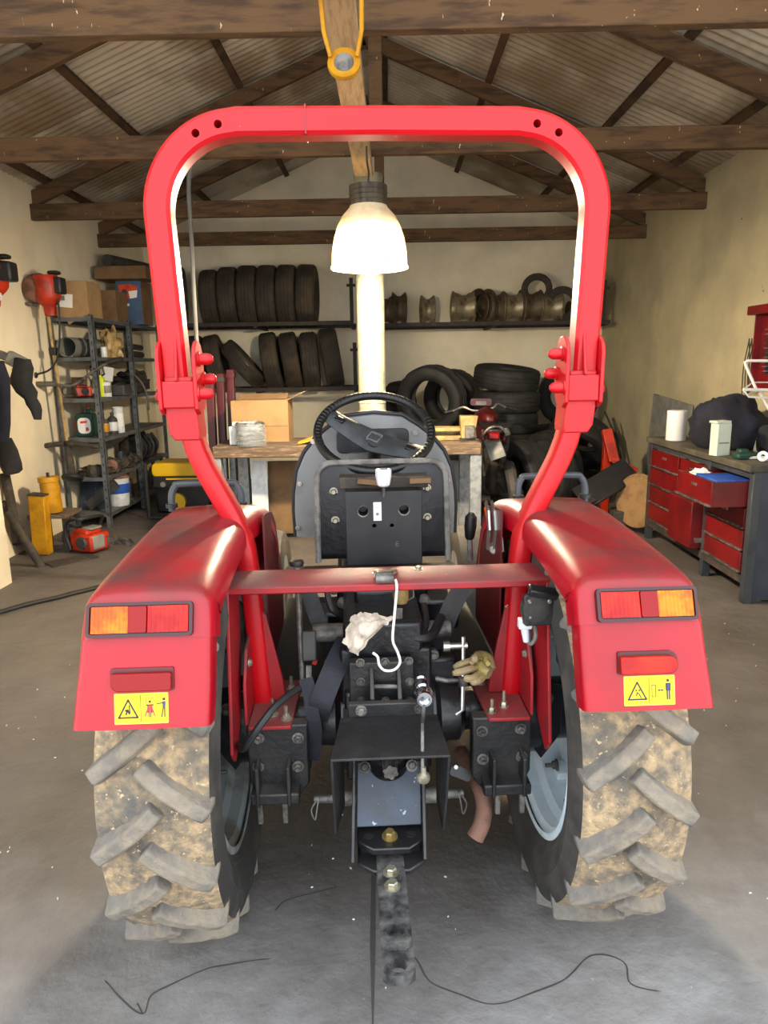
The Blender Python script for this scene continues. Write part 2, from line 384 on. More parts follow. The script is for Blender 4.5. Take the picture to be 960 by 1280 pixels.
# floor
mb = MB(); n = 60
mb.box((0, -6, -.1), (40, 40, .2))
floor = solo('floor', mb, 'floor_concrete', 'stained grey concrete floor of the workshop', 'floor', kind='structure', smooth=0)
def strip(pts, wd, z=.0009):
    m = MB(); P = [V(p) for p in pts]
    vs = []
    for i, p in enumerate(P):
        d = (P[min(i+1,len(P)-1)]-P[max(i-1,0)]).normalized(); s = V((-d.y, d.x, 0))
        q = wd*(.5+.6*abs(noise.noise(p*9)))
        if i in (0, len(P)-1): q *= .2
        vs += [V((p.x+s.x*q/2, p.y+s.y*q/2, z)), V((p.x-s.x*q/2, p.y-s.y*q/2, z))]
    m.add(vs, [(2*i, 2*i+1, 2*i+3, 2*i+2) for i in range(len(P)-1)]); return m
def wob(pts, a, n=8):
    return [p+V((noise.noise(p*7)*a, noise.noise(p*7+V((9,9,9)))*a, 0)) for p in smoothpath(pts, n)]
for path in ([(490,1185),(520,1200),(545,1232),(600,1252),(660,1240),(700,1225),(740,1198),(780,1204),(795,1230),(832,1240)],
             [(130,1228),(150,1250),(178,1268),(195,1240),(250,1215),(290,1205),(340,1200)], [(340,1140),(360,1125),(420,1110)],
             [(178,1268),(172,1255)]):
    part('floor_crack', strip(wob([onz(*p) for p in path], .02), .006), 'crack', floor, smooth=0)
part('floor_joint', strip([onz(466,1290), onz(466,1180), onz(467,1080), onz(470,1040)], .022), 'crack', floor, smooth=0)
chips = MB()
for i in range(420):
    x = random.uniform(-1.6, 1.9); y = random.uniform(.75, 5.2); a = random.uniform(0, pi); L = random.uniform(.002, .007)
    if abs(x-.0) > .3 and abs(x) < .75 and 1.2 < y < 2.2: continue
    chips.box((x, y, .002), (L, L*.4, .003), RZ(a))
solo('wood_chips', chips, 'chip', 'tiny pale wood chips scattered over the concrete floor', 'debris', kind='stuff', smooth=0)

# walls
def wall(name, boxes, label, mn='wall_cream'):
    m = MB()
    for c, s in boxes: m.box(c, s)
    return solo(name, m, mn, label, 'wall', kind='structure', smooth=0)
wall('wall_left', [((XL-.15, (YF+YB)/2, 1.44), (.3, YB-YF, 2.88)), (((XL+XP)/2, (YF+4.57)/2, 1.44), (XP-XL, 4.57-YF, 2.88))], 'rough cream plastered wall on the left behind the shelf rack')
wall('wall_right', [((XR+.15, (YF+YB)/2, 1.44), (.3, YB-YF, 2.88))], 'rough khaki cream plastered wall on the right behind the tool bench', 'wall_khaki')
mb = MB()
mb.prism([(XL-.3, 0), (XR+.3, 0), (XR+.3, rz(XR+.3)+.11), (RIDGE_X, rz(RIDGE_X)+.11), (XL-.3, rz(XL-.3)+.11)], .3, frame((0, YB, 0), (0, 1, 0), (1, 0, 0)))
# frame() has y = z cross x, which points down here: flip
mb.v = [V((p.x, p.y, -p.z if p.z < 0 else p.z)) for p in mb.v]
solo('wall_back', mb, 'wall_cream', 'cream plastered gable wall at the back carrying the tyre racks', 'wall', kind='structure', smooth=0)

# roof: corrugated sheets on purlins
ceil = thing('ceiling', 'pitched corrugated tin roof on timber purlins', 'roof', (RIDGE_X, YF, 3.9), kind='structure')
def sheet(side):
    m = MB(); W, ny = .78, 82; pts = []
    for k, dz in ((0, 0), (1, .002)):
        for i in range(ny+1):
            y = W*i/ny; c = .009*sin(2*pi*y/.076)
            for t in (0, .5, 1):
                d = t*3.08; pts.append(V((RIDGE_X+side*d, y, 3.91-SL*d+.105+c+dz)))
    k = 3; o = (ny+1)*3; fs = []
    for i in range(ny):
        for j in range(2):
            a = i*k+j; fs += [(a, a+k, a+k+1, a+1), (o+a, o+a+1, o+a+k+1, o+a+k)]
    return m.add(pts, fs)
ys = YF-.1
sm = {s: mesh_of(sheet(s), 'roof_sheet', 'roof_tin', (RIDGE_X, 0, 3.9)) for s in (-1, 1)}
y = ys; i = 0
while y < YB:
    for s in (-1, 1): inst('roof_sheet', sm[s], ceil, (RIDGE_X, y, 3.9+.003*(i % 2)))
    y += .76; i += 1
for d in (-2.62, -1.85, -1.0, -.15, .15, .98, 1.9, 2.5):
    m = MB(); x = RIDGE_X+d; m.box((x, (YF+YB)/2, rz(x)+.06+.022), (.055, YB-YF-.02, .045), RY(SL*.95*(1 if d > 0 else -1)))
    part('purlin', m, 'wood_purlin', ceil, bevel=.003)
# trusses
TR = [2.93, 4.5, 6.18, 7.55]
for k, Y in enumerate(TR):
    t = thing('trim_%d' % (k+1), 'dark timber roof truss, %s from the doorway' % ['nearest', 'second', 'third', 'farthest'][k], 'roof truss', (RIDGE_X, Y, 2.6), kind='structure')
    m = MB(); m.box((( XL+XR)/2, Y, 2.66), (XR-XL+.1, .055, .125)); part('tie_beam', m, 'wood_beam', t, bevel=.004)
    for s in (-1, 1):
        m = MB(); xe = (XR+.05 if s > 0 else XL-.05)
        m.bar((RIDGE_X, Y+.05, 3.91), (xe, Y+.05, rz(xe)), .05, .115); part('rafter', m, 'wood_beam', t, bevel=.004)
    m = MB(); m.box((RIDGE_X+.1, Y-.0, 3.26), (.075, .05, 1.06)); part('king_post', m, 'wood_beam', t, bevel=.003)
# runner plank under the ties
m = MB(); m.bar((-.155, 1.2, 2.575), (-.135, 4.78, 2.575), .112, .045)
solo('runner_plank', m, 'wood_pale', 'pale rough plank running lengthwise under the roof ties', 'plank', bevel=.004)
# lifting shackle
p = at(430, 80, 2.62)
sh = thing('lifting_shackle', 'yellow iron lifting eye hanging under the pale roof plank', 'shackle', (p.x, p.y, p.z-.06))
m = MB(); M = frame(p, (0, -1, .35)); m.lathe([(.034,-.009),(.054,-.009),(.056,0),(.054,.009),(.034,.009),(.032,0)], M, 28, loop=True)
part('eye_ring', m, 'yellow', sh)
for s in (-1, 1):
    m = MB(); m.sweep([p+V((s*.045, .004, .028)), p+V((s*.062, -.03, .09)), p+V((s*.066, -.1, .19)), p+V((s*.066, -.22, .36))], rectp(.014, .045, .003), up=(0, 1, .3))
    part('strap', m, 'yellow', sh); 
m = MB(); m.cyl(p+V((0,.012,0)), p+V((0,-.002,0)), .034, n=20); part('pin', m, 'worn_steel', sh)

# steel pole
pp = at(465, 480, 4.95)
m = MB(); m.cyl((pp.x, pp.y, 0), (pp.x, pp.y, 2.6), .094, n=28)
pole = thing('support_pole', 'round galvanised steel pole holding up the middle of the roof', 'pole', (pp.x, pp.y, 0))
part('pole_tube', m, 'galv', pole)
m = MB(); m.box((pp.x, pp.y, .006), (.3, .3, .012)); part('base_plate', m, 'galv_leg', pole, bevel=.002)
z_ = at(465, 504, 4.86).z
m = MB(); m.lathe([(.0945, -.004), (.0965, -.003), (.0965, .003), (.0945, .004)], Matrix.Translation((pp.x, pp.y, z_)), 28, loop=True); part('weld_seam', m, 'galv_leg', pole)

# pendant lamp
lp = at(462, 336, 4.15); lz = lp.z
lam = thing('pendant_lamp', 'white bell shaped pendant lamp glowing in front of the steel pole', 'lamp', (lp.x, lp.y, lz))
R = 46*4.15/FOC
prof = [(R*1.0, 0), (R*1.01, .008), (R*.975, .02), (R*.955, .09), (R*.90, .16), (R*.81, .22), (R*.68, .275), (R*.5, .315), (.1, .33)]
prof2 = [(r-.004, z+.001) for r, z in prof][::-1]
shade = mat('lamp_shade', (232,222,196), .5, c2=(214,196,156), scale=12)
N = shade.node_tree.nodes; L = shade.node_tree.links; b = N['Principled BSDF']; out = N['Material Output']
tr = N.new('ShaderNodeBsdfTranslucent'); tr.inputs[0].default_value = (.95, .88, .7, 1)
ms = N.new('ShaderNodeMixShader'); ms.inputs[0].default_value = .22
g_ = N.new('ShaderNodeNewGeometry'); sx_ = N.new('ShaderNodeSeparateXYZ'); ab_ = N.new('ShaderNodeMath'); ab_.operation = 'ABSOLUTE'; mr_ = N.new('ShaderNodeMapRange')
mr_.inputs[1].default_value = .12; mr_.inputs[2].default_value = .5; mr_.inputs[3].default_value = .34; mr_.inputs[4].default_value = .05   # settled dust blocks the light on the upper slope
L.new(g_.outputs['Normal'], sx_.inputs[0]); L.new(sx_.outputs[2], ab_.inputs[0]); L.new(ab_.outputs[0], mr_.inputs[0]); L.new(mr_.outputs[0], ms.inputs[0])
L.new(b.outputs[0], ms.inputs[1]); L.new(tr.outputs[0], ms.inputs[2]); L.new(ms.outputs[0], out.inputs[0])
m = MB(); m.lathe(prof+prof2, Matrix.Translation(lp), 40, loop=True); part('lamp_shade', m, 'lamp_shade', lam)
m = MB(); m.lathe([(.1,.325),(.105,.335),(.104,.35),(.1,.352),(.104,.36),(.104,.375),(.1,.378),(.105,.386),(.105,.40),(.1,.403),(.104,.41),(.104,.43),(.06,.44),(.0,.442)], Matrix.Translation(lp), 28); part('ribbed_neck', m, 'lamp_neck', lam)
m = MB(); m.tube(smoothpath([lp+V((0,0,.44)), lp+V((.004,0,.5)), lp+V((-.004,.02,.56)), V((-.1,4.15,2.57))]), .005, 6); part('cord', m, 'cable', lam)
emit('bulb', (255,226,170), 18)
m = MB(); m.lathe([(.0,.03),(.03,.035),(.05,.06),(.055,.09),(.045,.13),(.025,.17),(.022,.24)], Matrix.Translation(lp), 20); part('bulb', m, 'bulb', lam)
ld = bpy.data.lights.new('lamp_light', 'POINT'); ld.energy = 95; ld.color = (1, .84, .6); ld.shadow_soft_size = .06
lo = bpy.data.objects.new('lamp_light', ld); C.objects.link(lo); lo.parent = lam; lo.location = (0, 0, -.005)

# ================================================================ TRACTOR
YA = 1.725
TH = YAW_TRAC-YAW_ROOM
tr_ = thing('tractor', 'small red tractor without cab seen from behind with a red roll bar', 'tractor', (0, YA, 0))
BASE[tr_] = V((0, YA, 0))
tr_.location = Matrix.Rotation(TH, 3, 'Z') @ V((X0, YA, 0)); tr_.rotation_euler = (0, 0, TH)
def XZ(o=(0,0,0), ny=1): return Matrix(((1,0,0,o[0]),(0,0,ny,o[1]),(0,1,0,o[2]),(0,0,0,1)))   # poly (x,z), depth along y
def YZ(o=(0,0,0), nx=1): return Matrix(((0,0,nx,o[0]),(1,0,0,o[1]),(0,1,0,o[2]),(0,0,0,1)))   # poly (y,z), depth along x
def XY(o=(0,0,0)): return Matrix.Translation(o)
AX = .5                                                            # axle height = lug radius

# --- rear wheels
RT = .5
def crown(x): return .474-1.5*x*x
def lug(side):
    m = MB(); st = []
    for i in range(8):
        s = i/7; x = -.014+.125*s; ph = -.215*s**.85; rt = RT-.012*s*s; rb = crown(x)-.012
        st.append((x, ph, rb, rt+.003*noise.noise(V((x*60, side, 3)))))
    st.append((.117, -.226, .40, .452))
    vs = []
    for i, (x, ph, rb, rt) in enumerate(st):
        a = st[max(i-1,0)]; b_ = st[min(i+1, len(st)-1)]
        d = V((b_[0]-a[0], (b_[1]-a[1])*RT)).normalized(); nn = V((-d.y, d.x))
        for wq, r in ((-.028, rb), (-.0165, rt), (.0165, rt), (.028, rb)):
            X = x+nn.x*wq*.8; P = ph+nn.y*wq/RT
            X = min(X, .119)
            vs.append(V((side*X, -r*cos(P), r*sin(P))))
    fs = [(i*4+j, i*4+j+1, i*4+j+5, i*4+j+4) for i in range(len(st)-1) for j in range(3)] + [(0,1,2,3), tuple(len(st)*4-4+j for j in range(4))]
    return m.add(vs, fs)
LUG = {s: mesh_of(lug(s), 'tread_lug', 'lug_rubber', smooth=40) for s in (-1, 1)}
for s in (-1, 1):
    cx = s*.486; c = V((cx, YA, AX)); M = frame(c, (s, 0, 0), (0, 1, 0))    # local z = outward
    m = MB()
    tread = [(crown(x), x) for x in [-.112,-.09,-.06,-.03,0,.03,.06,.09,.112]]
    m.lathe([(crown(x), x) for x in [-.112+.224*i/18 for i in range(19)]], M, 220, m=1, caps=False)
    for i_, p_ in enumerate(m.v):
        d_ = V((0, p_.y-YA, p_.z-AX)); e_ = 1 if abs(p_.x-cx) < .111 else 0; m.v[i_] = p_+d_.normalized()*e_*(.006*noise.noise(p_*22)+.004*noise.noise(p_*60))
    sw = [(crown(.112), .112), (.436, .119), (.405, .1215), (.398, .124), (.392, .1215), (.37, .118), (.345, .106), (.34, .107), (.334, .103), (.318, .094), (.308, .086)]
    m.lathe(sw, M, 96, m=0, caps=False); m.lathe([(r, -z) for r, z in sw], M, 96, m=0, caps=False)
    m.lathe([(.308, .086), (.30, 0), (.308, -.086)], M, 96, m=0, caps=False)
    tyre = part('rear_tyre', m, ['rubber', 'mud'], tr_, label='muddy %s rear tyre with chevron lugs' % ('left' if s < 0 else 'right'))
    off = .13 if s < 0 else .02
    for k in range(18):
        for sd in (-1, 1):
            a = off+2*pi*(k+(0 if sd < 0 else .5))/18
            o = inst('tread_lug', LUG[sd], tyre, c); o.rotation_euler = (-a, 0, 0); bev(o, .006)
    m = MB()
    rp = [(.312,-.1),(.322,-.098),(.323,-.092),(.309,-.088),(.300,-.08),(.296,-.05),(.278,-.034),(.276,.03),(.296,.05),(.300,.08),(.322,.092),(.322,.098),(.312,.1)]
    rp2 = [(r-.007, z*.98) for r, z in rp][::-1]
    m.lathe(rp+rp2, M, 64, loop=True)
    part('rim', m, 'rim_paint' if s > 0 else 'rim_dusty_shaded', tyre)
    m = MB(); dp = [(.271,.03),(.255,.022),(.235,.03),(.2,.055),(.14,.062),(.05,.064)]
    m.lathe(dp+[(r, z+.007) for r, z in dp][::-1], M, 64, loop=True); part('wheel_disc', m, 'rim_paint' if s > 0 else 'rim_dusty_shaded', tyre)
    for k in range(8):
        a = 2*pi*k/8+.35
        p = M @ V((.252*cos(a), .252*sin(a), .022)); q = M.to_3x3() @ V((0, 0, -1)); rad = M.to_3x3() @ V((cos(a), sin(a), 0))
        m = MB(); m.box(p+q*.012+rad*.012, (.03, .04, .05), Matrix((q, rad, q.cross(rad))).transposed()); part('wheel_clamp', m, 'rim_paint' if s > 0 else 'rim_dusty_shaded', tyre, bevel=.003)
        m = MB(); m.hexbolt(p+q*.024-rad*.016, q, .012, .014, .02); part('clamp_bolt', m, 'worn_steel', tyre)
    m = MB(); m.cyl(c+V((-s*.14, 0, 0)), c+V((s*.075, 0, 0)), .08, n=24); m.cyl(c+V((-s*.14,0,0)), c+V((-s*.1,0,0)), .11, n=24); part('hub', m, 'oily_black', tyre)

# --- axle housing, gearbox
for s in (-1, 1):
    m = MB(); m.lathe([(.10,.10),(.10,.12),(.078,.135),(.074,.185),(.05,.20),(.046,.335),(.0,.335)], frame((0, YA, AX), (s, 0, 0), (0, 1, 0)), 28)
    part('axle_housing', m, 'oily_black', tr_)
m = MB(); m.box((-.005, 1.88, .545), (.23, .46, .33)); m.box((-.005, 1.72, .49), (.21, .2, .24))
m.lathe([(.0,-.24),(.11,-.24),(.11,-.2),(.095,-.19),(.095,.24),(0,.24)], frame((0, 1.9, .5), (0, 1, 0)), 24)
part('gearbox', m, 'oily_black', tr_, bevel=.012)
m = MB(); m.box((0, 2.55, .5), (.26, .9, .26)); m.box((0, 3.2, .62), (.3, .5, .45)); part('engine_block', m, 'oily_black', tr_, bevel=.02)
# top link bracket plate with bolts and two ribs
m = MB(); pb = []
a, b_ = tp(436, 822, 1.64), tp(516, 888, 1.60)
m.prism([(a.x, b_.z), (b_.x+.004, b_.z), (b_.x+.004, a.z), (a.x, a.z)], .035, XZ((0, 1.605, 0)))
tlb = part('top_link_bracket', m, 'black_iron', tr_, bevel=.004)
for px in (464, 498):
    m = MB(); p0 = tp(px, 835, 1.6); p1 = tp(px-1, 888, 1.57)
    m.prism([(1.605, p0.z), (1.575, p0.z-.03), (1.555, p1.z+.035), (1.562, p1.z), (1.605, p1.z)], .011, YZ((p0.x-.005, 0, 0))); part('rib', m, 'black_iron', tlb, bevel=.002)
for px, py in ((450.5,828),(481,827),(511,826),(451,852),(512,852),(452,876),(482,876),(512,876)):
    m = MB(); m.hexbolt(tp(px, py, 1.604), (0,-1,0), .0075, .008); part('bolt', m, 'worn_steel', tlb)
m = MB(); q0, q1 = tp(464, 858, 1.585), tp(497, 858, 1.585); m.cyl(q0, q1, .006, n=10); part('cross_pin', m, 'worn_steel', tlb)
m = MB(); q = tp(484, 890, 1.6); m.box((q.x, 1.6, q.z-.008), (.215, .07, .018)); part('housing_flange', m, 'black_iron', tr_, bevel=.003)
# hydraulic lift cover behind the bracket
m = MB(); m.box((-.01, 1.80, .72), (.2, .3, .12)); m.box((-.01, 1.9, .78), (.14, .2, .07)); part('lift_cover', m, 'oily_black', tr_, bevel=.012)
m = MB(); m.cyl((-.19, 1.76, .715), (.17, 1.76, .715), .024, n=18); part('rock_shaft', m, 'worn_steel', tr_)


# --- brackets under the axle with slotted feet
for s in (-1, 1):
    br = MB(); pz = lambda x, z: (s*x, z)
    br.prism([pz(.20,.555), pz(.345,.555), pz(.345,.41), pz(.325,.365), pz(.225,.365), pz(.20,.40)], .04, XZ((0, 1.575, 0)))
    bo = part('axle_bracket', br, 'black_iron', tr_, bevel=.004)
    m = MB(); m.prism([pz(.222,.40), pz(.338,.40), pz(.338,.372), pz(.222,.372)], .07, XZ((0, 1.53, 0))); part('foot', m, 'black_iron', bo, bevel=.004)
    for x in (.246, .32):
        m = MB(); m.box((s*x, 1.555, .42), (.009, .06, .10)); part('web', m, 'black_iron', bo, bevel=.002)
    for x in (.258, .318):
        m = MB(); m.prism([pz(x-.007,.372), pz(x+.007,.372), pz(x+.006,.318), pz(x-.006,.318)], .012, XZ((0, 1.536, 0))); part('slot_finger', m, 'worn_steel', bo, bevel=.002)
    for x, z in ((.223,.522),(.318,.525),(.226,.447),(.322,.45)):
        m = MB(); m.hexbolt((s*x, 1.574, z), (0,-1,0), .010, .012, .008); part('bolt', m, 'worn_steel', bo)

# --- PTO shield, shaft, hitch plate, drawbar
A = [tp(413, 951, 1.35), tp(562, 948, 1.35), tp(548, 905, 1.53), tp(424, 907, 1.53)]
zt = .588
sf = [(-.137, 1.35), (.115, 1.35), (.108, 1.53), (-.118, 1.53)]
m = MB(); m.prism(sf, .006, XY((0, 0, zt))); shd = part('pto_shield', m, 'shield_black', tr_, bevel=.0015)
for x, x2, py in ((-.137, -.118, 1036), (.115, .108, 1032)):
    m = MB(); vs = []
    for dx in (0, .005 if x < 0 else -.005):
        vs += [(x+dx, 1.35, zt), (x2+dx, 1.53, zt), (x2+dx, 1.5, zt-.20), (x+dx, 1.44, zt-.235), (x+dx, 1.40, zt-.15)]
    m.add(vs, [(0,1,2,3,4), (9,8,7,6,5)]+[(i, (i+1) % 5, 5+(i+1) % 5, 5+i) for i in range(5)])
    part('side_flange', m, 'shield_black', shd, smooth=0)
m = MB(); m.box((0, 1.54, zt+.012), (.2, .02, .05)); part('mounting_strip', m, 'black_iron', shd, bevel=.003)
for x in (-.07, .068):
    m = MB(); m.hexbolt((x, 1.53, zt+.022), (0,-1,0), .0095, .01); part('bolt', m, 'worn_steel', shd)
m = MB(); c = V((-.008, 1.56, .515)); m.lathe([(.075,0),(.075,-.02),(.06,-.045),(.042,-.05),(.036,-.045),(.034,0)], frame(c, (0, 1, 0)), 28, loop=True); part('pto_housing', m, 'oily_black', tr_)
m = MB(); pr_ = []
for i in range(48):
    r = .0175 if (i // 4) % 2 else .0145; pr_.append((r*cos(2*pi*i/48), r*sin(2*pi*i/48)))
m.prism(pr_, .17, frame((c.x, 1.59, c.z), (0,-1,0), (1,0,0))); m.cyl((c.x, 1.6, c.z), (c.x, 1.53, c.z), .028, n=20); part('pto_shaft', m, 'worn_steel', tr_)
# inclined blue-grey plate between two side straps
h0, h1 = V((-.008, 1.515, .485)), V((-.013, 1.435, .372))
m = MB(); dy = (h1-h0); ex = V((1,0,0)); ey = -dy.normalized(); ez = ex.cross(ey); HM = Matrix(((ex.x,ey.x,ez.x,h1.x),(ex.y,ey.y,ez.y,h1.y),(ex.z,ey.z,ez.z,h1.z),(0,0,0,1)))
Lh = dy.length
poly = [(-.074,0),(.074,0),(.074,Lh)]+[(.046*cos(radians(t)), Lh+.0+.042*-sin(radians(t))) for t in range(0,181,15)]+[(-.074,Lh)]
m.prism(poly, .008, HM); hp = part('hitch_plate', m, 'blue_grey', tr_, bevel=.002)
for x in (-.081, .079):
    m = MB(); m.prism([(-.04, -.072), (-.028, Lh+.03), (.03, Lh+.03), (.02, -.072)], .008, HM @ Matrix(((0,0,1,x-.004),(0,1,0,0),(1,0,0,0),(0,0,0,1)))); part('side_strap', m, 'black_iron', hp, bevel=.002)
for x in (-.056, .054):
    m = MB(); m.hexbolt(HM @ V((x, Lh-.012, .008)), HM.to_3x3() @ V((0,0,1)), .0095, .012, .006); part('bolt', m, 'worn_steel', hp)
zc = .335
m = MB(); m.prism([(-.086,1.50),(-.086,1.415),(-.05,1.385),(.03,1.385),(.066,1.415),(.066,1.50)], .016, XY((0,0,zc))); m.prism([(-.086,1.50),(-.086,1.405),(-.05,1.375),(.03,1.375),(.066,1.405),(.066,1.50)], .014, XY((0,0,zc-.045)))
m.box((-.01, 1.46, zc-.012), (.14, .05, .05)); dh = part('drawbar_hanger', m, 'oily_black', tr_, bevel=.003)
m = MB(); m.hexbolt((-.012, 1.425, zc+.016), (0,-.15,1), .0125, .016); part('bolt', m, 'brass', dh)
for x in (-.06, .036):
    m = MB(); m.cyl((x, 1.43, zc+.0165), (x, 1.43, zc+.0175), .011, n=14); part('bolt_hole', m, 'rubber_dark', dh)
def slab(name, x0, x1, y0, y1, z, th, hole, r, mname):
    """flat bar with a real round hole near its end (outline split in two halves round the hole)"""
    m = MB(); cx, cy = hole; N = 12
    for half in (0, 1):
        if half == 0:
            outer = [(x0, cy), (x0, y0+.012), (x0+.012, y0), (x1-.012, y0), (x1, y0+.012), (x1, cy)]
            inner = [(cx+r*cos(radians(t)), cy+r*sin(radians(t))) for t in [360-180*i/N for i in range(N+1)]]
        else:
            outer = [(x1, cy), (x1, y1), (x0, y1), (x0, cy)]
            inner = [(cx+r*cos(radians(t)), cy+r*sin(radians(t))) for t in [180-180*i/N for i in range(N+1)]]
        m.prism(outer+inner, th, XY((0,0,z)))
    return part(name, m, mname, tr_, smooth=30)
db = slab('drawbar', -.044, .018, 1.175, 1.46, .285, .022, (-.0135, 1.203), .0185, 'drawbar')
db2 = slab('drawbar_extension', -.043, .02, 1.118, 1.35, .262, .022, (-.012, 1.142), .0165, 'drawbar')
for y in (1.365, 1.322):
    m = MB(); m.hexbolt((-.013, y, .307), (0, 0, 1), .0125, .012); part('bolt', m, 'bolt_zinc', db)
# quick coupler and its rod
kp = tp(531, 874, 1.5)
m = MB(); d = (tp(532, 884, 1.44)-tp(526, 852, 1.58)).normalized(); M = frame(tp(526, 850, 1.58), d)
m.lathe([(0,0),(.013,0),(.015,.01),(.011,.014),(.011,.03),(.016,.034),(.017,.06),(.013,.064),(.013,.08),(.018,.084),(.019,.108),(.017,.112),(.012,.112),(.011,.1),(0,.1)], M, 20); part('hydraulic_coupler', m, 'chrome', tr_)
m = MB(); m.tube([tp(530,882,1.46), tp(528,905,1.4), tp(528,952,1.36), tp(528,962,1.36)], .004, 8); part('pull_rod', m, 'worn_steel', tr_)
m = MB(); m.lathe([(0,.02),(.006,.018),(.007,.005),(.014,0),(.015,-.01),(.012,-.016),(0,-.018)], Matrix.Translation(tp(529,968,1.36)), 16); part('rod_knob', m, 'bolt_zinc', tr_)
# short rusty pipe and hanging tag
m = MB(); P = smoothpath([tp(576,940,1.78), tp(588,962,1.7), tp(600,985,1.62), tp(605,1008,1.58), tp(602,1030,1.55), tp(594,1047,1.54)], 4)
m.tube(P, [.021]*(len(P)-1)+[.022], 16); part('drain_pipe', m, 'rust_pipe', tr_)
m = MB(); q = tp(576, 966, 1.62); m.prism(rrect(-.028,-.014,.028,.014,.008), .003, frame(q, (.1,-1,.35), (1,.1,-.5))); tg = part('hanging_tag', m, 'plate_black', tr_)
m = MB(); m.cyl(tp(570,959,1.612), tp(570,959,1.616), .005, n=12); part('tag_eyelet', m, 'bright_steel', tg)
# lower link pins with clips
for px, py, s in ((420, 998, -1), (552, 993, 1)):
    q = tp(px, py, 1.62); m = MB(); m.cyl(q, q+V((s*.055, 0, 0)), .011, n=14); m.cyl(q-V((s*.05,0,0)), q, .02, n=16); lk = part('lower_link_pin', m, 'worn_steel', tr_)
    m = MB(); e = q+V((s*.042, -.012, 0)); m.tube(smoothpath([e+V((0,0,.012)), e+V((s*.006,0,-.02)), e+V((s*.012,0,-.05)), e+V((s*.02,-.004,-.02)), e+V((s*.008,-.006,.006))], 4), .002, 6); part('clip', m, 'bright_steel', lk)

# --- fenders
LOWN, UPN = 4, 13
up_prof = [(1.238,.918),(1.251,.95),(1.262,.978),(1.272,.993),(1.295,1.003),(1.36,1.014),(1.5,1.029),(1.7,1.043),(1.85,1.041),(1.97,1.02),(2.06,.97),(2.13,.89),(2.17,.77)]
up_xo = [.583,.581,.579,.577,.576,.576,.574,.571,.569,.566,.562,.56,.56]
lo_prof = [(1.207,.756),(1.219,.81),(1.231,.865),(1.243,.922)]
lo_xo = [.599,.593,.586,.58]
def fender_part(s, prof, xos, xi, rr, lip, skirt, nm):
    K = len(prof); NR = 5
    def sec(i):
        y, z = prof[i]; a = prof[max(i-1,0)]; b_ = prof[min(i+1,K-1)]; t = V((b_[0]-a[0], b_[1]-a[1])).normalized(); nn = V((-t.y, t.x))  # outward
        r = rr[i]; xo = xos[i]; pts = [(xo, lip)]+[(xo-r+r*cos(radians(q)), r-r*sin(radians(q))) for q in [90*k/NR for k in range(NR+1)]]
        pts += [(lerp(xo-r, xi[i]+r, k/4), -.003*sin(pi*k/4)) for k in (1,2,3)]
        pts += [(xi[i]+r-r*cos(radians(q)), r-r*sin(radians(q))) for q in [90-90*k/NR for k in range(NR+1)]]+[(xi[i], skirt)]
        return [V((s*x, y-nn.x*h, z-nn.y*h)) for x, h in pts]
    SEC = [sec(i) for i in range(K)]; J = len(SEC[0])
    m = MB(); m.grid(lambda u, v: SEC[round(u*(K-1))][round(v*(J-1))], K-1, J-1, th=.004*s); return m
MLT = Matrix(((1,0,0,0),(0,.361,-.9325,1.238),(0,.9325,.361,.918),(0,0,0,1)))       # upper rear face
dl = V((1.243-1.207, .922-.756)); Ll = dl.length; dl.normalize()
MLO = Matrix(((1,0,0,0),(0,dl.x,-dl.y,1.207),(0,dl.y,dl.x,.756),(0,0,0,1)))           # lower rear face
def bars(m, pts, wd, M, th, closed=False, mi=0):
    k = len(pts)
    for i in range(k if closed else k-1):
        a, b2 = V(pts[i]), V(pts[(i+1) % k]); d = (b2-a).normalized(); q = V((-d.y, d.x))*wd/2; e = d*wd*.3
        m.prism([tuple(a-e-q), tuple(b2+e-q), tuple(b2+e+q), tuple(a-e+q)], th, M, mi)
def disc(m, x, y, r, M, th, mi=0): m.prism([(x+r*cos(2*pi*i/14), y+r*sin(2*pi*i/14)) for i in range(14)], th, M, mi)
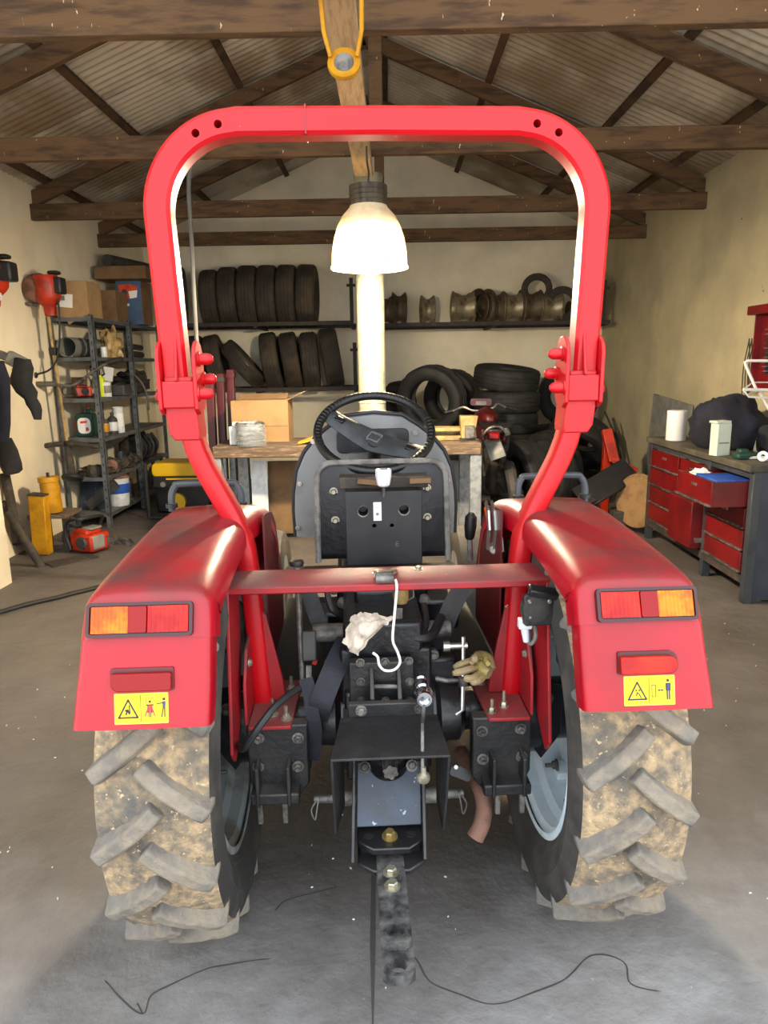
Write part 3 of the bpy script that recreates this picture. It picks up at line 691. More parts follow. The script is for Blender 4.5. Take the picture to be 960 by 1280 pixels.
for s in (-1, 1):
    sd = 'left' if s < 0 else 'right'
    fm = fender_part(s, up_prof, up_xo, [.338]*8+[.318,.305,.305,.305,.305], [.026,.028,.032,.036,.04,.045]+[.05]*7, .075, .07, 'fender')
    fe = part('rear_fender', fm, 'red', tr_, smooth=50, label='dusty %s rear fender' % sd)
    lm = fender_part(s, lo_prof, lo_xo, [.348,.345,.343,.341], [.014,.014,.015,.016], .02, .05, 'panel')
    lp_ = part('lower_panel', lm, 'red', fe, smooth=50)
    # inner wall of the fender
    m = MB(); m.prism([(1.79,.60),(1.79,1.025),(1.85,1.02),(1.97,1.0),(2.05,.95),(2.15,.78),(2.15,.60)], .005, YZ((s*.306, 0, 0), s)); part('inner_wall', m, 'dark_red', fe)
    # tail light
    def X(a): return s*a
    def rc(a, b_): return (min(a, b_), max(a, b_))
    xa, xb = rc(X(.379), X(.558)); m = MB()
    ol = rrect(xa-.006, .003, xb+.006, .066, .008); il = rrect(xa, .009, xb, .060, .004)
    vs = [MLT @ V((x, y, z)) for z in (0, .012) for x, y in ol]+[MLT @ V((x, y, z)) for z in (.012, .004) for x, y in il]; k = len(ol)
    m.add(vs, [(a*k+i, a*k+(i+1) % k, (a+1)*k+(i+1) % k, (a+1)*k+i) for a in range(3) for i in range(k)]+[tuple(3*k+i for i in range(k))])
    part('light_bezel', m, 'lens_bezel', fe)
    segs = (('amber_lens', .489, .556, 'amber'), ('brake_lens', .456, .488, 'lens_deep'), ('red_lens', .381, .455, 'lens_red'))
    for nm, a, b_, mm in segs:
        x0, x1 = rc(X(a), X(b_)); m = MB(); nr = 9 if nm != 'brake_lens' else 1
        if nr == 1: m.prism(rrect(x0, .011, x1, .058, .003), .012, MLT)
        else:
            poly = []
            for i in range(nr*4+1):
                poly.append((lerp(x0, x1, i/(nr*4)), .010+.0016*abs(sin(pi*i/4))))
            vs = [MLT @ V((x, .0105, z)) for x, z in poly]+[MLT @ V((x, .0585, z)) for x, z in poly]; k = len(poly)
            b0 = [MLT @ V((x0,.0105,.003)), MLT @ V((x1,.0105,.003)), MLT @ V((x0,.0585,.003)), MLT @ V((x1,.0585,.003))]
            m.add(vs+b0, [(i, i+1, k+i+1, k+i) for i in range(k-1)]+[tuple(range(k))+(2*k+1, 2*k), tuple(range(k, 2*k))+(2*k+3, 2*k+2), (0, k, 2*k+2, 2*k), (k-1, 2*k-1, 2*k+3, 2*k+1)])
        part(nm, m, mm, fe, smooth=50)
    # reflector, rounded at its outer end
    xa, xb = rc(X(.413), X(.521)); m = MB()
    def pill(x0, x1, y0, y1, big, small):
        if s < 0: return arc(x1-small,y0+small,small,-90,0,3)+arc(x1-small,y1-small,small,0,90,3)+arc(x0+small,y1-small,small,90,180,3)+arc(x0+big,y0+big,big,180,270,5)
        return arc(x1-big,y0+big,big,-90,0,5)+arc(x1-big,y1-big,big,0,90,5)+arc(x0+small,y1-small,small,90,180,3)+arc(x0+small,y0+small,small,180,270,3)
    m.prism(pill(xa-.003, xb+.003, .069, .112, .018, .004), .006, MLO); part('reflector_rim', m, 'dark_red', fe)
    m = MB(); m.prism(pill(xa, xb, .071, .104, .015, .003), .016, MLO); part('reflector', m, 'lens_red' if s > 0 else 'lens_deep', fe, bevel=.002)
    # decal with pictograms
    x0, x1 = rc(X(.4215), X(.5185)); DW, DH = x1-x0, .056; m = MB()
    DM = MLO @ Matrix.Translation((x0, .010, 0))
    m.prism(rrect(0, 0, DW, DH, .002), .0035, DM, 0)
    m.prism(rrect(.0025, .003, DW-.0025, DH-.003, .001), .0039, DM, 1)
    T0, T1 = .0042, .0045
    bars(m, [(.49*DW, .004), (.49*DW, DH-.004)], .0010, DM, T0, mi=2)
    bars(m, [(.008, .012), (.042, .012), (.025, .044)], .0030, DM, T0, True, 2)
    if s < 0:
        bars(m, [(.021,.018),(.024,.026),(.027,.019)], .003, DM, T0, mi=2); bars(m, [(.028,.02),(.027,.034)], .002, DM, T0, mi=2); disc(m, .021, .025, .002, DM, T0, 2)
        disc(m, .064, .040, .0024, DM, T0, 2); bars(m, [(.058,.034),(.070,.034)], .0022, DM, T0, mi=2); m.prism([(.060,.034),(.068,.034),(.070,.020),(.058,.020)], T0, DM, 4)
        bars(m, [(.060,.034),(.061,.020)], .0013, DM, T1, mi=2); bars(m, [(.068,.034),(.067,.020)], .0013, DM, T1, mi=2)
        bars(m, [(.0585,.024),(.0555,.014)], .002, DM, T0, mi=4); bars(m, [(.0695,.024),(.0725,.014)], .002, DM, T0, mi=4); bars(m, [(.0625,.020),(.0625,.012)], .0015, DM, T0, mi=2); bars(m, [(.0655,.020),(.0655,.012)], .0015, DM, T0, mi=2)
        bars(m, [(.057,.046),(.057,.037)], .0007, DM, T0, mi=2); bars(m, [(.057,.046),(.071,.046)], .0007, DM, T0, mi=2); bars(m, [(.071,.046),(.071,.037)], .0007, DM, T0, mi=2)
        disc(m, .0895, .044, .0026, DM, T0, 2); m.prism([(.0865,.040),(.0925,.040),(.0915,.028),(.087,.028)], T0, DM, 3)
        bars(m, [(.0875,.037),(.077,.036)], .0018, DM, T0, mi=2); bars(m, [(.088,.028),(.085,.012)], .002, DM, T0, mi=2); bars(m, [(.0905,.028),(.0905,.012)], .002, DM, T0, mi=2)
    else:
        disc(m, .023, .029, .0017, DM, T0, 2); disc(m, .029, .029, .0017, DM, T0, 2); bars(m, [(.023,.019),(.025,.025),(.029,.021),(.032,.015)], .002, DM, T0, mi=2)
        bars(m, [(.053,.016),(.060,.016),(.060,.038),(.053,.038)], .0012, DM, T0, True, 2)
        bars(m, [(.065,.028),(.074,.028)], .0017, DM, T0, mi=2); m.prism([(.064,.028),(.0675,.0255),(.0675,.0305)], T0, DM, 2); m.prism([(.075,.028),(.0715,.0255),(.0715,.0305)], T0, DM, 2)
        disc(m, .0835, .046, .0028, DM, T0, 2); m.prism([(.079,.041),(.089,.041),(.0885,.027),(.0795,.027)], T0, DM, 2); m.prism([(.082,.039),(.087,.039),(.086,.028),(.082,.028)], T1, DM, 3)
        bars(m, [(.082,.027),(.082,.011)], .0026, DM, T0, mi=2); bars(m, [(.086,.027),(.086,.011)], .0026, DM, T0, mi=2)
    part('warning_decal', m, ['decal_rim', 'yellow_decal', 'print_black', 'print_blue', 'print_red'], fe, smooth=0)
    # grab handle
    m = MB(); x0, x1 = X(.384), X(.572); zb, zt_ = 1.015, 1.088; k = .03*(1 if x1 > x0 else -1)
    m.tube(smoothpath([(x0,1.93,zb),(x0,1.935,zt_-.03),(x0+k*.35,1.94,zt_-.006),(x0+k,1.94,zt_),(x1-k,1.94,zt_),(x1-k*.35,1.94,zt_-.006),(x1,1.935,zt_-.03),(x1,1.93,zb)], 4), .0095, 10)
    gh = part('grab_handle', m, 'bench_frame', tr_)
    for xx in (x0, x1): m = MB(); m.cyl((xx,1.93,1.025), (xx,1.93,1.036), .016, n=14); part('handle_foot', m, 'cable', gh)
    # plates under the fender
    m = MB(); m.prism([(1.56,.66),(1.56,.98),(1.66,.98),(1.66,.66)], .006, YZ((s*.425, 0, 0))); part('fender_stay', m, 'greypaint', tr_)
    m = MB(); m.prism([(s*.35,.62),(s*.44,.60),(s*.44,.47),(s*.39,.40),(s*.35,.46)], .012, XZ((0, 1.64, 0))); bk = part('brake_bracket', m, 'oily_black', tr_, bevel=.003)
    m = MB(); m.hexbolt((s*.40, 1.638, .57), (0,-1,.2), .011, .012, .01); part('bolt', m, 'worn_steel', bk)

# --- roll bar
hoop = [(-.481,1.36),(-.484,1.455),(-.495,1.735)]+[(-.31+.185*cos(radians(a)), 1.735+.185*sin(radians(a))) for a in range(175,90,-5)]+[(-.31,1.922)]
hoop = hoop+[(0,1.924)]+[(-x, z) for x, z in hoop[::-1]]
YR = 1.72
m = MB(); m.sweep([(x, YR, z) for x, z in hoop], rectp(.059, .062, .008), up=(0,1,0)); hb = part('roll_bar', m, 'red_hoop', tr_, smooth=50, label='red rectangular tube roll bar hoop')
m = MB()
for x, z in ((-.398,1.896),(-.349,1.914),(.349,1.914),(.398,1.896)): m.cyl((x, YR-.06, z), (x, YR+.02, z), .0088, n=18)
cut(hb, m)
m = MB(); m.box((-.16, YR, 1.924), (.004, .064, .0612)); part('weld_line', m, 'red_dusty', hb, bevel=.001)
for s in (-1, 1):
    m = MB(); m.sweep([V((s*x, YR+.004, z)) for x, z in [(.478,1.335),(.467,1.285),(.449,1.209),(.433,1.165),(.415,1.127),(.374,1.043),(.356,.995),(.346,.955),(.336,.845),(.320,.553)]], rectp(.045, .068, .006), up=(0,1,0))
    po = part('roll_bar_post', m, 'red_hoop', tr_, smooth=50)
    # folding hinge: two cheek plates, filler block, rib, sleeve, domed bolts
    for x in (.430, .512):
        m = MB(); pts = [(1.665,1.305),(1.66,1.42)]+[(1.705+.045*cos(radians(a)), 1.415+.045*sin(radians(a))) for a in range(170,-1,-17)]+[(1.762,1.33),(1.74,1.30),(1.69,1.292)]
        m.prism(pts, .009, YZ((s*x-.0045, 0, 0))); part('hinge_plate', m, 'red_hoop', hb, bevel=.002)
    m = MB(); m.box((s*.471, 1.712, 1.338), (.076, .088, .062)); m.box((s*.471, 1.712, 1.372), (.066, .07, .012)); part('hinge_block', m, 'red_hoop', po, bevel=.004)
    m = MB(); m.prism([(1.70,1.365),(1.665,1.37),(1.675,1.40),(1.69,1.475),(1.70,1.475)], .007, YZ((s*.474-.0035, 0, 0))); part('hinge_rib', m, 'red_hoop', hb, bevel=.0015)
    m = MB(); pz = lambda a: a*s
    m.prism([(pz(.436),1.31),(pz(.508),1.31),(pz(.502),1.25),(pz(.49),1.232),(pz(.432),1.232),(pz(.431),1.25)], .082, XZ((0, 1.684, 0))); part('post_sleeve', m, 'red_hoop', po, bevel=.003)
    for y, z, L_ in ((1.695,1.418,.034),(1.74,1.372,.03),(1.675,1.340,.034)):
        m = MB(); M = frame((s*.4255, y, z), (-s, 0, 0)); m.lathe([(0,0),(.017,0),(.017,.004),(.013,.005),(.0135,L_*.6),(.011,L_*.85),(.006,L_),(0,L_*1.03)], M, 16); part('hinge_bolt', m, 'red_hoop', hb)
    m = MB(); m.hexbolt((s*.5165, 1.69, 1.335), (s,0,0), .011, .009); part('bolt_head', m, 'red_hoop', po)
    # base plate, gussets, studs
    m = MB(); m.prism([(s*.238,1.565),(s*.340,1.565),(s*.342,1.82),(s*.225,1.82)], .009, XY((0,0,.549))); bp = part('base_plate', m, 'red_dusty', po, bevel=.002)
    m = MB(); m.prism([(s*.318,.56),(s*.262,.56),(s*.268,.62),(s*.302,.79),(s*.320,.80)], .012, XZ((0, 1.70, 0))); part('gusset', m, 'red_dusty', po, bevel=.002)
    m = MB(); m.prism([(1.575,.558),(1.58,.66),(1.63,.73),(1.70,.745),(1.76,.66),(1.76,.558)], .008, YZ((s*.345-.004, 0, 0))); gp = part('gusset', m, 'red_dusty', po, bevel=.002)
    m = MB(); m.hexbolt((s*.340, 1.63, .695), (-s,0,0), .008, .008); part('bolt', m, 'bolt_zinc', po)
    for x, y, hh in ((.252,1.60,.022),(.287,1.625,.03),(.252,1.76,.026)):
        m = MB(); m.hexbolt((s*x, y, .558), (0,0,1), .0095, .012, hh); part('stud', m, 'bolt_zinc', po)
    m = MB(); m.prism([(1.545,.905),(1.482,.535),(1.515,.50),(1.60,.56),(1.665,.70),(1.68,.905)], .008, YZ((s*.366-.004, 0, 0))); part('side_plate', m, 'red_dusty', tr_, bevel=.002, label='long tapering red side plate')
# cross bar with folded lip
m = MB(); xs = .373
pr = [(1.55,.893),(1.545,.896),(1.545,.909),(1.55,.913),(1.672,.915),(1.672,.908),(1.553,.905),(1.553,.893)]
m.prism(pr, 2*xs, YZ((-xs, 0, 0))); cb = part('cross_bar', m, 'red_dusty', tr_, bevel=.0012, smooth=50)
for px, py in ((471,715),(492,713),(523,710)):
    m = MB(); m.hexbolt(tp(px, py+2, 1.6), (0,0,1), .0075, .008); part('bolt', m, 'bolt_zinc', cb)
# number plate lamp and wire hook under it
q = tp(481, 723, 1.545)
m = MB(); m.cyl(q-V((.021,0,0)), q+V((.021,0,0)), .0115, n=16); m.box(q+V((0,.01,.008)), (.04,.03,.012)); nl = part('plate_lamp', m, 'worn_steel', tr_, bevel=.002)
m = MB(); m.tube(smoothpath([tp(494,724,1.545), tp(496,735,1.54), tp(493,770,1.54), tp(491,800,1.54), tp(497,815,1.54), tp(500,828,1.54), tp(493,837,1.54), tp(481,838,1.54), tp(474,831,1.54), tp(472,821,1.54), tp(466,816,1.54)], 5), .0032, 8); part('wire_hook', m, 'cream_paint', tr_)
# fuel filter bowl
q = tp(501, 741, 1.72); m = MB(); m.lathe([(0,-.028),(.016,-.026),(.02,-.016),(.02,.012),(.024,.014),(.024,.03),(0,.032)], Matrix.Translation(q), 20); ff = part('filter_bowl', m, 'bag_tan', tr_)
m = MB(); m.tube([q+V((.022,0,.02)), q+V((.032,0,.02)), q+V((.032,0,-.012)), q+V((.012,0,-.024))], .002, 6); part('bail_wire', m, 'bright_steel', ff)
# trailer socket on the right end of the bar
q = tp(670, 760, 1.515); M = frame(q, (0.1,-1,.1), (1,.1,0))
m = MB(); m.prism(rrect(-.034,-.036,.034,.036,.008), .02, M); so = part('trailer_socket', m, 'shield_black', tr_, bevel=.003)
m = MB(); m.lathe([(0,.022),(.02,.024),(.031,.02),(.032,.0)], M @ Matrix.Translation((-.006,.002,0)), 24); part('socket_cap', m, 'rubber', so)
m = MB(); m.box(q+V((.012,-.012,.041)), (.066,.03,.016), RY(.2) @ RX(.3)); part('cap_hinge', m, 'plate_black', so, bevel=.003)
for dx, dy in ((-.022,.02),(-.022,-.014),(.024,.018)):
    m = MB(); p = M @ V((dx, dy, .02)); m.hexbolt(p, (0,-1,0), .0035, .005); part('screw', m, 'bright_steel', so)
q2 = tp(656, 779, 1.515); m = MB(); m.box(q2, (.03,.022,.024)); m.cyl(q2-V((0,0,.01)), q2-V((-.004,.003,.045)), .010, .007, n=12); part('plug', m, 'white_plastic', so, bevel=.003)
m = MB(); m.tube(smoothpath([q2+V((.004,-.002,-.04)), q2+V((.016,0,-.05)), q2+V((.026,0,-.03)), q2+V((.02,.01,.01))], 4), .005, 8); part('plug_cable', m, 'piping', so)

# --- platform, seat mount, dash
for s in (-1, 1):
    m = MB(); m.prism([(s*.11,1.83),(s*.335,1.83),(s*.335,2.62),(s*.14,2.62)], .012, XY((0,0,.515))); part('foot_platform', m, 'rubber_dark', tr_, bevel=.003)
m = MB(); m.box((0, 2.05, .70), (.26, .24, .16)); m.box((0, 2.0, .60), (.30, .3, .1)); part('seat_base', m, 'oily_black', tr_, bevel=.01)
# seat tipped forward: its underside faces back
def seat_outline(x0, x1, z0, z1, r): return [(x1, z0)]+arc(x1-r, z1-r, r, 0, 90, 6)+arc(x0+r, z1-r, r, 90, 180, 6)+[(x0, z0)]
sx0, sx1, sz0, sz1 = -.197, .222, .812, 1.112; TILT = .22
def seatM(y): return Matrix(((1,0,0,0),(0,TILT,1,y-TILT*.8),(0,1,-TILT,0),(0,0,0,1)))
YS = 2.12
m = MB(); o1 = seat_outline(sx0, sx1, sz0, sz1, .05); k = len(o1)
lay = []
for dd, ins in ((.0,.02),(.012,.004),(.04,0),(.075,.006),(.095,.03)):
    cx, cz = (sx0+sx1)/2, (sz0+sz1)/2
    lay.append([seatM(YS) @ V((cx+(x-cx)*(1-ins/.2), cz+(z-cz)*(1-ins/.15), dd)) for x, z in o1])
m.add([p for l in lay for p in l], [(a*k+i, a*k+(i+1) % k, (a+1)*k+(i+1) % k, (a+1)*k+i) for a in range(4) for i in range(k)]+[tuple(range(k))[::-1], tuple(4*k+i for i in range(k))])
seat = part('seat', m, 'vinyl_black', tr_, smooth=50, label='black vinyl seat tipped forward showing its underside')
m = MB(); m.tube([seatM(YS) @ V((x, z, .004)) for x, z in [(sx1-.008, sz0-.01)]+[(cx+(x-cx)*.955, cz+(z-cz)*.95) for x, z in arc(sx1-.05, sz1-.05, .05, 0, 90, 6)+arc(sx0+.05, sz1-.05, .05, 90, 180, 6)]+[(sx0+.008, sz0-.01)]], .0095, 8); part('piping', m, 'piping', seat)
for px, py in ((416.5,618),(419,653),(536,613.5),(535.5,649)):
    m = MB(); p = tp(px, py, YS); p.y = (seatM(YS) @ V((0, p.z, 0))).y; m.hexbolt(p+V((0,.002,0)), (0,-1,0), .009, .012); part('bolt', m, 'bolt_zinc', seat)
q0, q1 = tp(424, 598, YS), tp(535, 612, YS); m = MB()
m.box(((q0.x+q1.x)/2, YS+.03, (q0.z+q1.z)/2+.006), (q1.x-q0.x, .08, .036)); part('spring_box', m, 'grime', seat, bevel=.004)
for a, b2, mm in (((447,601),(480,604),'carton_dark'),((512,601),(538,600),'carton_dark')):
    m = MB(); m.bar(tp(*a, 2.10), tp(*b2, 2.10), .02, .014); part('spring_pad', m, mm, seat)
# black mounting plate with two real holes (built from strips round them)
PX0, PX1, PZ0, PZ1 = tp(431,616,2.05).x, tp(527.5,616,2.05).x, tp(480,706,2.05).z, tp(480,614,2.05).z
m = MB(); m.prism([(PX0,PZ0),(PX1,PZ0),(PX1,PZ1),(PX0,PZ1)], .055, XZ((0,2.05,0))); sp = part('seat_bracket', m, 'plate_black', tr_, bevel=.002)
m = MB()
for px, py, r in ((454,639,.0145),(505,637,.0145),(468,657.5,.005),(490,657,.005)): q = tp(px, py, 2.05); m.cyl((q.x,2.03,q.z), (q.x,2.10,q.z), r, n=24)
cut(sp, m)
for px, py, r in ((454,639,.0145),(505,637,.0145),(468,657.5,.005),(490,657,.005)):
    q = tp(px, py, 2.05)
    if r > .01: m = MB(); m.lathe([(r,.0),(r+.003,-.002),(r+.003,.002),(r,.002)], frame((q.x,2.0485,q.z), (0,1,0)), 20, loop=True); part('hole_rim', m, 'worn_steel', sp)
q0, q1 = tp(467,651,2.049), tp(479,621,2.049); W_, H_ = q1.x-q0.x, q1.z-q0.z
m = MB(); DM = XZ((q0.x, 2.0495, q0.z), -1); m.prism([(0,0),(W_*.8,0),(W_*.8,H_*.78),(0,H_*.78)], .0006, DM); m.prism([(0,H_*.8),(W_*.8,H_*.8),(W_*.8,H_),(0,H_)], .0006, DM, 1)
for a, b2 in ((.1,.16),(.2,.3),(.34,.38),(.5,.62)): m.prism([(W_*.86,H_*a),(W_,H_*a),(W_,H_*b2),(W_*.86,H_*b2)], .0006, DM, 1)
disc(m, W_*.4, H_*.28, W_*.16, DM, .0009, 2); bars(m, [(W_*.2,H_*.55),(W_*.6,H_*.55)], .0012, DM, .0009, mi=2)
part('sticker', m, ['white_paper', 'print_black', 'greypaint'], sp, smooth=0)
def text(body, size, M, mname, parent, name='lettering'):
    cu = bpy.data.curves.new(name, 'FONT'); cu.body = body; cu.size = size; cu.extrude = .0004; cu.resolution_u = 3
    o = bpy.data.objects.new(name, cu); dg = bpy.context.evaluated_depsgraph_get(); me = bpy.data.meshes.new_from_object(o); bpy.data.objects.remove(o)
    mb = MB(); mb.add([M @ v.co for v in me.vertices], [tuple(p.vertices) for p in me.polygons]); return part(name, mb, mname, parent, smooth=0)
q = tp(494, 683, 2.049); text('E', .022, XZ((q.x, 2.0492, q.z), -1), 'worn_steel', sp)
# white fluted knob
q = tp(479.5, 608, 2.02); m = MB()
fl = [(1+.05*cos(i*pi*2/4)) for i in range(40)]
vs = []
for z, r in ((0,.012),(.004,.017),(.03,.0215),(.046,.022),(.051,.0205)):
    vs += [q+V((r*(1+.06*cos(10*2*pi*i/40))*cos(2*pi*i/40), r*(1+.06*cos(10*2*pi*i/40))*sin(2*pi*i/40), z)) for i in range(40)]
m.add(vs, [(a*40+i, a*40+(i+1) % 40, (a+1)*40+(i+1) % 40, (a+1)*40+i) for a in range(4) for i in range(40)]+[tuple(range(40))[::-1], tuple(160+i for i in range(40))]); kn = part('adjuster_knob', m, 'white_plastic', tr_)
m = MB(); m.cyl(q+V((0,0,.051)), q+V((0,0,.0525)), .0125, n=18); part('knob_cap', m, 'rubber_dark', kn)
m = MB(); m.cyl(q-V((0,0,.03)), q, .006, n=10); part('knob_stem', m, 'worn_steel', kn)

# grey cowl behind the seat
YC = 2.48
half = [(.285,.80),(.288,.90),(.285,.96),(.272,1.04),(.245,1.10),(.20,1.155),(.155,1.19),(.10,1.225),(0,1.235)]
out1 = half+[(-x, z) for x, z in half[-2::-1]]; k = len(out1); m = MB(); lay = []
for dy_, sc, dz in ((0,.955,-.012),(.005,.99,-.003),(.02,1,0),(.16,1,0),(.30,.93,-.03),(.42,.8,-.07)):
    lay.append([V((x*sc, YC+dy_, .8+(z-.8)*sc+dz*(z > .85))) for x, z in out1])
m.add([p for l in lay for p in l], [(a*k+i, a*k+(i+1) % k, (a+1)*k+(i+1) % k, (a+1)*k+i) for a in range(5) for i in range(k)]+[tuple(range(k))[::-1], tuple(5*k+i for i in range(k))])
cw = part('dash_cowl', m, 'plastic_grey', tr_, smooth=45)
m = MB(); m.sweep([V((x*1.01, YC+.012, .8+(z-.8)*1.008)) for x, z in out1], rectp(.012,.012,.003), up=(0,1,0)); part('cowl_seal', m, 'cable', cw)
for px, py in ((374,605),(372,660),(391,552),(560,600),(561,654),(519,541)):
    q = tp(px, py, YC-.004); m = MB(); m.hexbolt(q, (0,-1,0), .006, .006); part('cowl_screw', m, 'bright_steel', cw)
q0, q1 = tp(421, 567, YC-.003), tp(511, 535, YC-.003)
m = MB(); m.prism(rrect(q0.x, q0.z, q1.x, q1.z, .02), .012, XZ((0, YC+.004, 0), -1)); pn = part('instrument_panel', m, 'plate_black', cw, bevel=.003)
for dx, r in ((.25,.026),(.72,.032)):
    c = V((lerp(q0.x,q1.x,dx), YC-.008, lerp(q0.z,q1.z,.5))); m = MB(); m.lathe([(0,.001),(r*.86,.001),(r*.9,.004),(r,.004),(r,0)], frame(c, (0,-1,0)), 24); part('gauge', m, 'wheel_spoke', cw)
m = MB(); m.prism(rrect(-.10,1.02,.10,1.10,.02), .05, XZ((0,YC-.03,0))); part('column_cover', m, 'plastic_grey', cw, bevel=.006)
# steering wheel
wc = V((-.002, 2.33, 1.185)); tilt = radians(36)
WM = frame(wc, (0, -sin(tilt), cos(tilt)), (1, 0, 0)); R_ = .186
m = MB(); m.tube([WM @ V((R_*cos(2*pi*i/72), R_*sin(2*pi*i/72), 0)) for i in range(72)], .0145, 14, closed=True)
for i in range(72):
    a = 2*pi*i/72; m.tube([WM @ V(((R_-.0128)*cos(a), (R_-.0128)*sin(a), .004)), WM @ V(((R_-.006)*cos(a), (R_-.006)*sin(a), .0135)), WM @ V(((R_+.004)*cos(a), (R_+.004)*sin(a), .0145))], .0022, 5)
sw_ = part('steering_wheel', m, 'wheel_black', tr_, smooth=50)
m = MB(); ang = radians(-33)
def spoke(u, v):
    t = -1+2*u; wd = .05*(1-.35*abs(t)); x = t*R_*.97; y = (v-.5)*2*wd; z = -.035*(1-abs(t)**1.5)+.004-.012*(2*v-1)**2
    return WM @ V((x*cos(ang)-y*sin(ang), x*sin(ang)+y*cos(ang), z))
m.grid(spoke, 20, 8, th=.010); part('spoke', m, 'wheel_spoke', sw_)
for t in (-1, 1):
    m = MB(); c = WM @ V((t*R_*.74*cos(ang), t*R_*.74*sin(ang), -.010)); ry = Matrix.Rotation(ang, 4, 'Z')
    m.box(c, (.04,.022,.012), (WM.to_3x3() @ RZ(ang))); part('spoke_clip', m, 'wheel_black', sw_, bevel=.003)
m = MB(); c0 = WM @ V((0,0,-.014)); RR = WM.to_3x3() @ RZ(ang)
for a, b2 in (((-.02,-.018),(.02,-.018)),((.02,-.018),(.02,.018)),((.02,.018),(-.02,.018)),((-.02,.018),(-.02,-.018))):
    m.bar(c0+RR @ V((*a,-.012)), c0+RR @ V((*b2,-.012)), .003, .008, up=WM.to_3x3() @ V((0,0,1)))
part('horn_pad_outline', m, 'plastic_grey', sw_)
m = MB(); m.tube([wc+V((0,0,-.03)), V((0, 2.46, 1.06))], .022, 14); part('steering_column', m, 'cable', tr_)
# bonnet, front axle and front wheels
m = MB(); hd = [(-.23,.66),(-.235,.92),(-.20,1.02),(-.12,1.06),(.12,1.06),(.20,1.02),(.235,.92),(.23,.66)]
lay = [[V((x*sc, y, .66+(z-.66)*sz)) for x, z in hd] for y, sc, sz in ((2.88,1,1),(3.5,.97,.93),(3.78,.92,.86),(3.84,.85,.8))]; k = len(hd)
m.add([p for l in lay for p in l], [(a*k+i, a*k+(i+1) % k, (a+1)*k+(i+1) % k, (a+1)*k+i) for a in range(3) for i in range(k)]+[tuple(range(k)), tuple(3*k+i for i in range(k))]); part('bonnet', m, 'red', tr_, bevel=.01)
m = MB(); m.box((0, 3.45, .36), (.86, .09, .09)); m.box((0, 3.45, .48), (.2, .5, .2)); part('front_axle', m, 'oily_black', tr_, bevel=.01)
for s in (-1, 1):
    m = MB(); M = frame((s*.5, 3.45, .30), (s,0,0), (0,1,0)); m.lathe([(.17,-.075),(.25,-.085),(.288,-.07),(.30,-.03),(.30,.03),(.288,.07),(.25,.085),(.17,.075)], M, 48, loop=True); ft = part('front_tyre', m, 'rubber', tr_)
    m = MB(); m.lathe([(.172,-.075),(.15,-.05),(.15,.03),(.06,.04),(0,.045)], M, 32); part('front_rim', m, 'rim_dusty_shaded', ft)

# --- belts, hoses, levers, linkage
def ribbon(pts, wd, up=(0,-1,.3), th=.003):
    m = MB(); m.sweep(smoothpath(pts, 5), [(-wd/2,-th/2),(wd/2,-th/2),(wd/2,th/2),(-wd/2,th/2)], up=up); return m
part('seat_belt', ribbon([tp(384,733,1.82), tp(392,760,1.8), tp(402,785,1.78), tp(412,808,1.8), tp(420,830,1.84)], .042), 'belt', tr_)
part('seat_belt', ribbon([tp(434,802,1.70), tp(424,822,1.66), tp(412,850,1.62), tp(400,882,1.6), tp(396,900,1.62)], .056), 'belt_navy', tr_)
part('seat_belt', ribbon([tp(382,848,1.62), tp(388,870,1.61), tp(390,890,1.6), tp(394,915,1.6), tp(391,950,1.62)], .034), 'belt_navy', tr_)
part('seat_belt', ribbon([tp(583,730,1.8), tp(572,745,1.78), tp(560,770,1.77), tp(549,800,1.78), tp(540,822,1.82)], .05), 'belt', tr_)
part('seat_belt', ribbon([tp(566,728,1.82), tp(568,745,1.80), tp(572,762,1.82)], .032), 'bag_tan', tr_)
m = MB(); a, b2 = tp(386,788,1.72), tp(387,826,1.7); m.bar(a, b2, .036, .02, up=(0,1,0)); bk = part('belt_buckle', m, 'dark_grey', tr_, bevel=.004)
m = MB(); m.bar(tp(386,832,1.7), tp(386,850,1.7), .014, .004, up=(0,1,0)); part('buckle_tongue', m, 'bright_steel', bk)
m = MB(); m.bar(tp(391,826,1.7), tp(396,828,1.7), .012, .012, up=(0,1,0)); part('release_button', m, 'orange_red', bk)
m = MB(); m.tube([tp(371,710,1.78), tp(374,770,1.74), tp(378,850,1.70)], [.009,.008,.007], 10); lv = part('control_rod', m, 'worn_steel', tr_)
m = MB(); q = tp(371,706,1.78); m.lathe([(0,.012),(.017,.011),(.019,.004),(.017,-.002),(.01,-.004),(0,-.004)], Matrix.Translation(q), 18); part('rod_cap', m, 'cable', lv)
def hose(pts, r, mm='cable', nm='hose', parent=tr_): return part(nm, MB().tube(smoothpath(pts, 6), r, 10), mm, parent)
hose([tp(487,772,1.7), tp(482,790,1.66), tp(484,812,1.68), tp(490,822,1.72)], .012)
hose([tp(503,788,1.7), tp(520,797,1.66), tp(540,793,1.68), tp(552,770,1.78)], .012)
hose([tp(530,756,1.8), tp(532,780,1.74), tp(524,795,1.74), tp(512,805,1.76)], .010)
hose([tp(408,735,1.84), tp(414,760,1.8), tp(428,772,1.82), tp(436,800,1.86)], .009)
hose([tp(374,860,1.55), tp(362,868,1.52), tp(345,882,1.48), tp(330,900,1.45), tp(316,920,1.44), tp(304,936,1.46), tp(296,930,1.56)], .0085)
hose([tp(396,900,1.7), tp(390,930,1.68), tp(386,960,1.72)], .006)
m = MB(); m.tube([tp(436,770,1.72), tp(436,790,1.72), tp(437,830,1.68)], .005, 8); m.box(tp(438,838,1.66), (.022,.02,.035)); part('spool_valve', m, 'oily_black', tr_, bevel=.002)
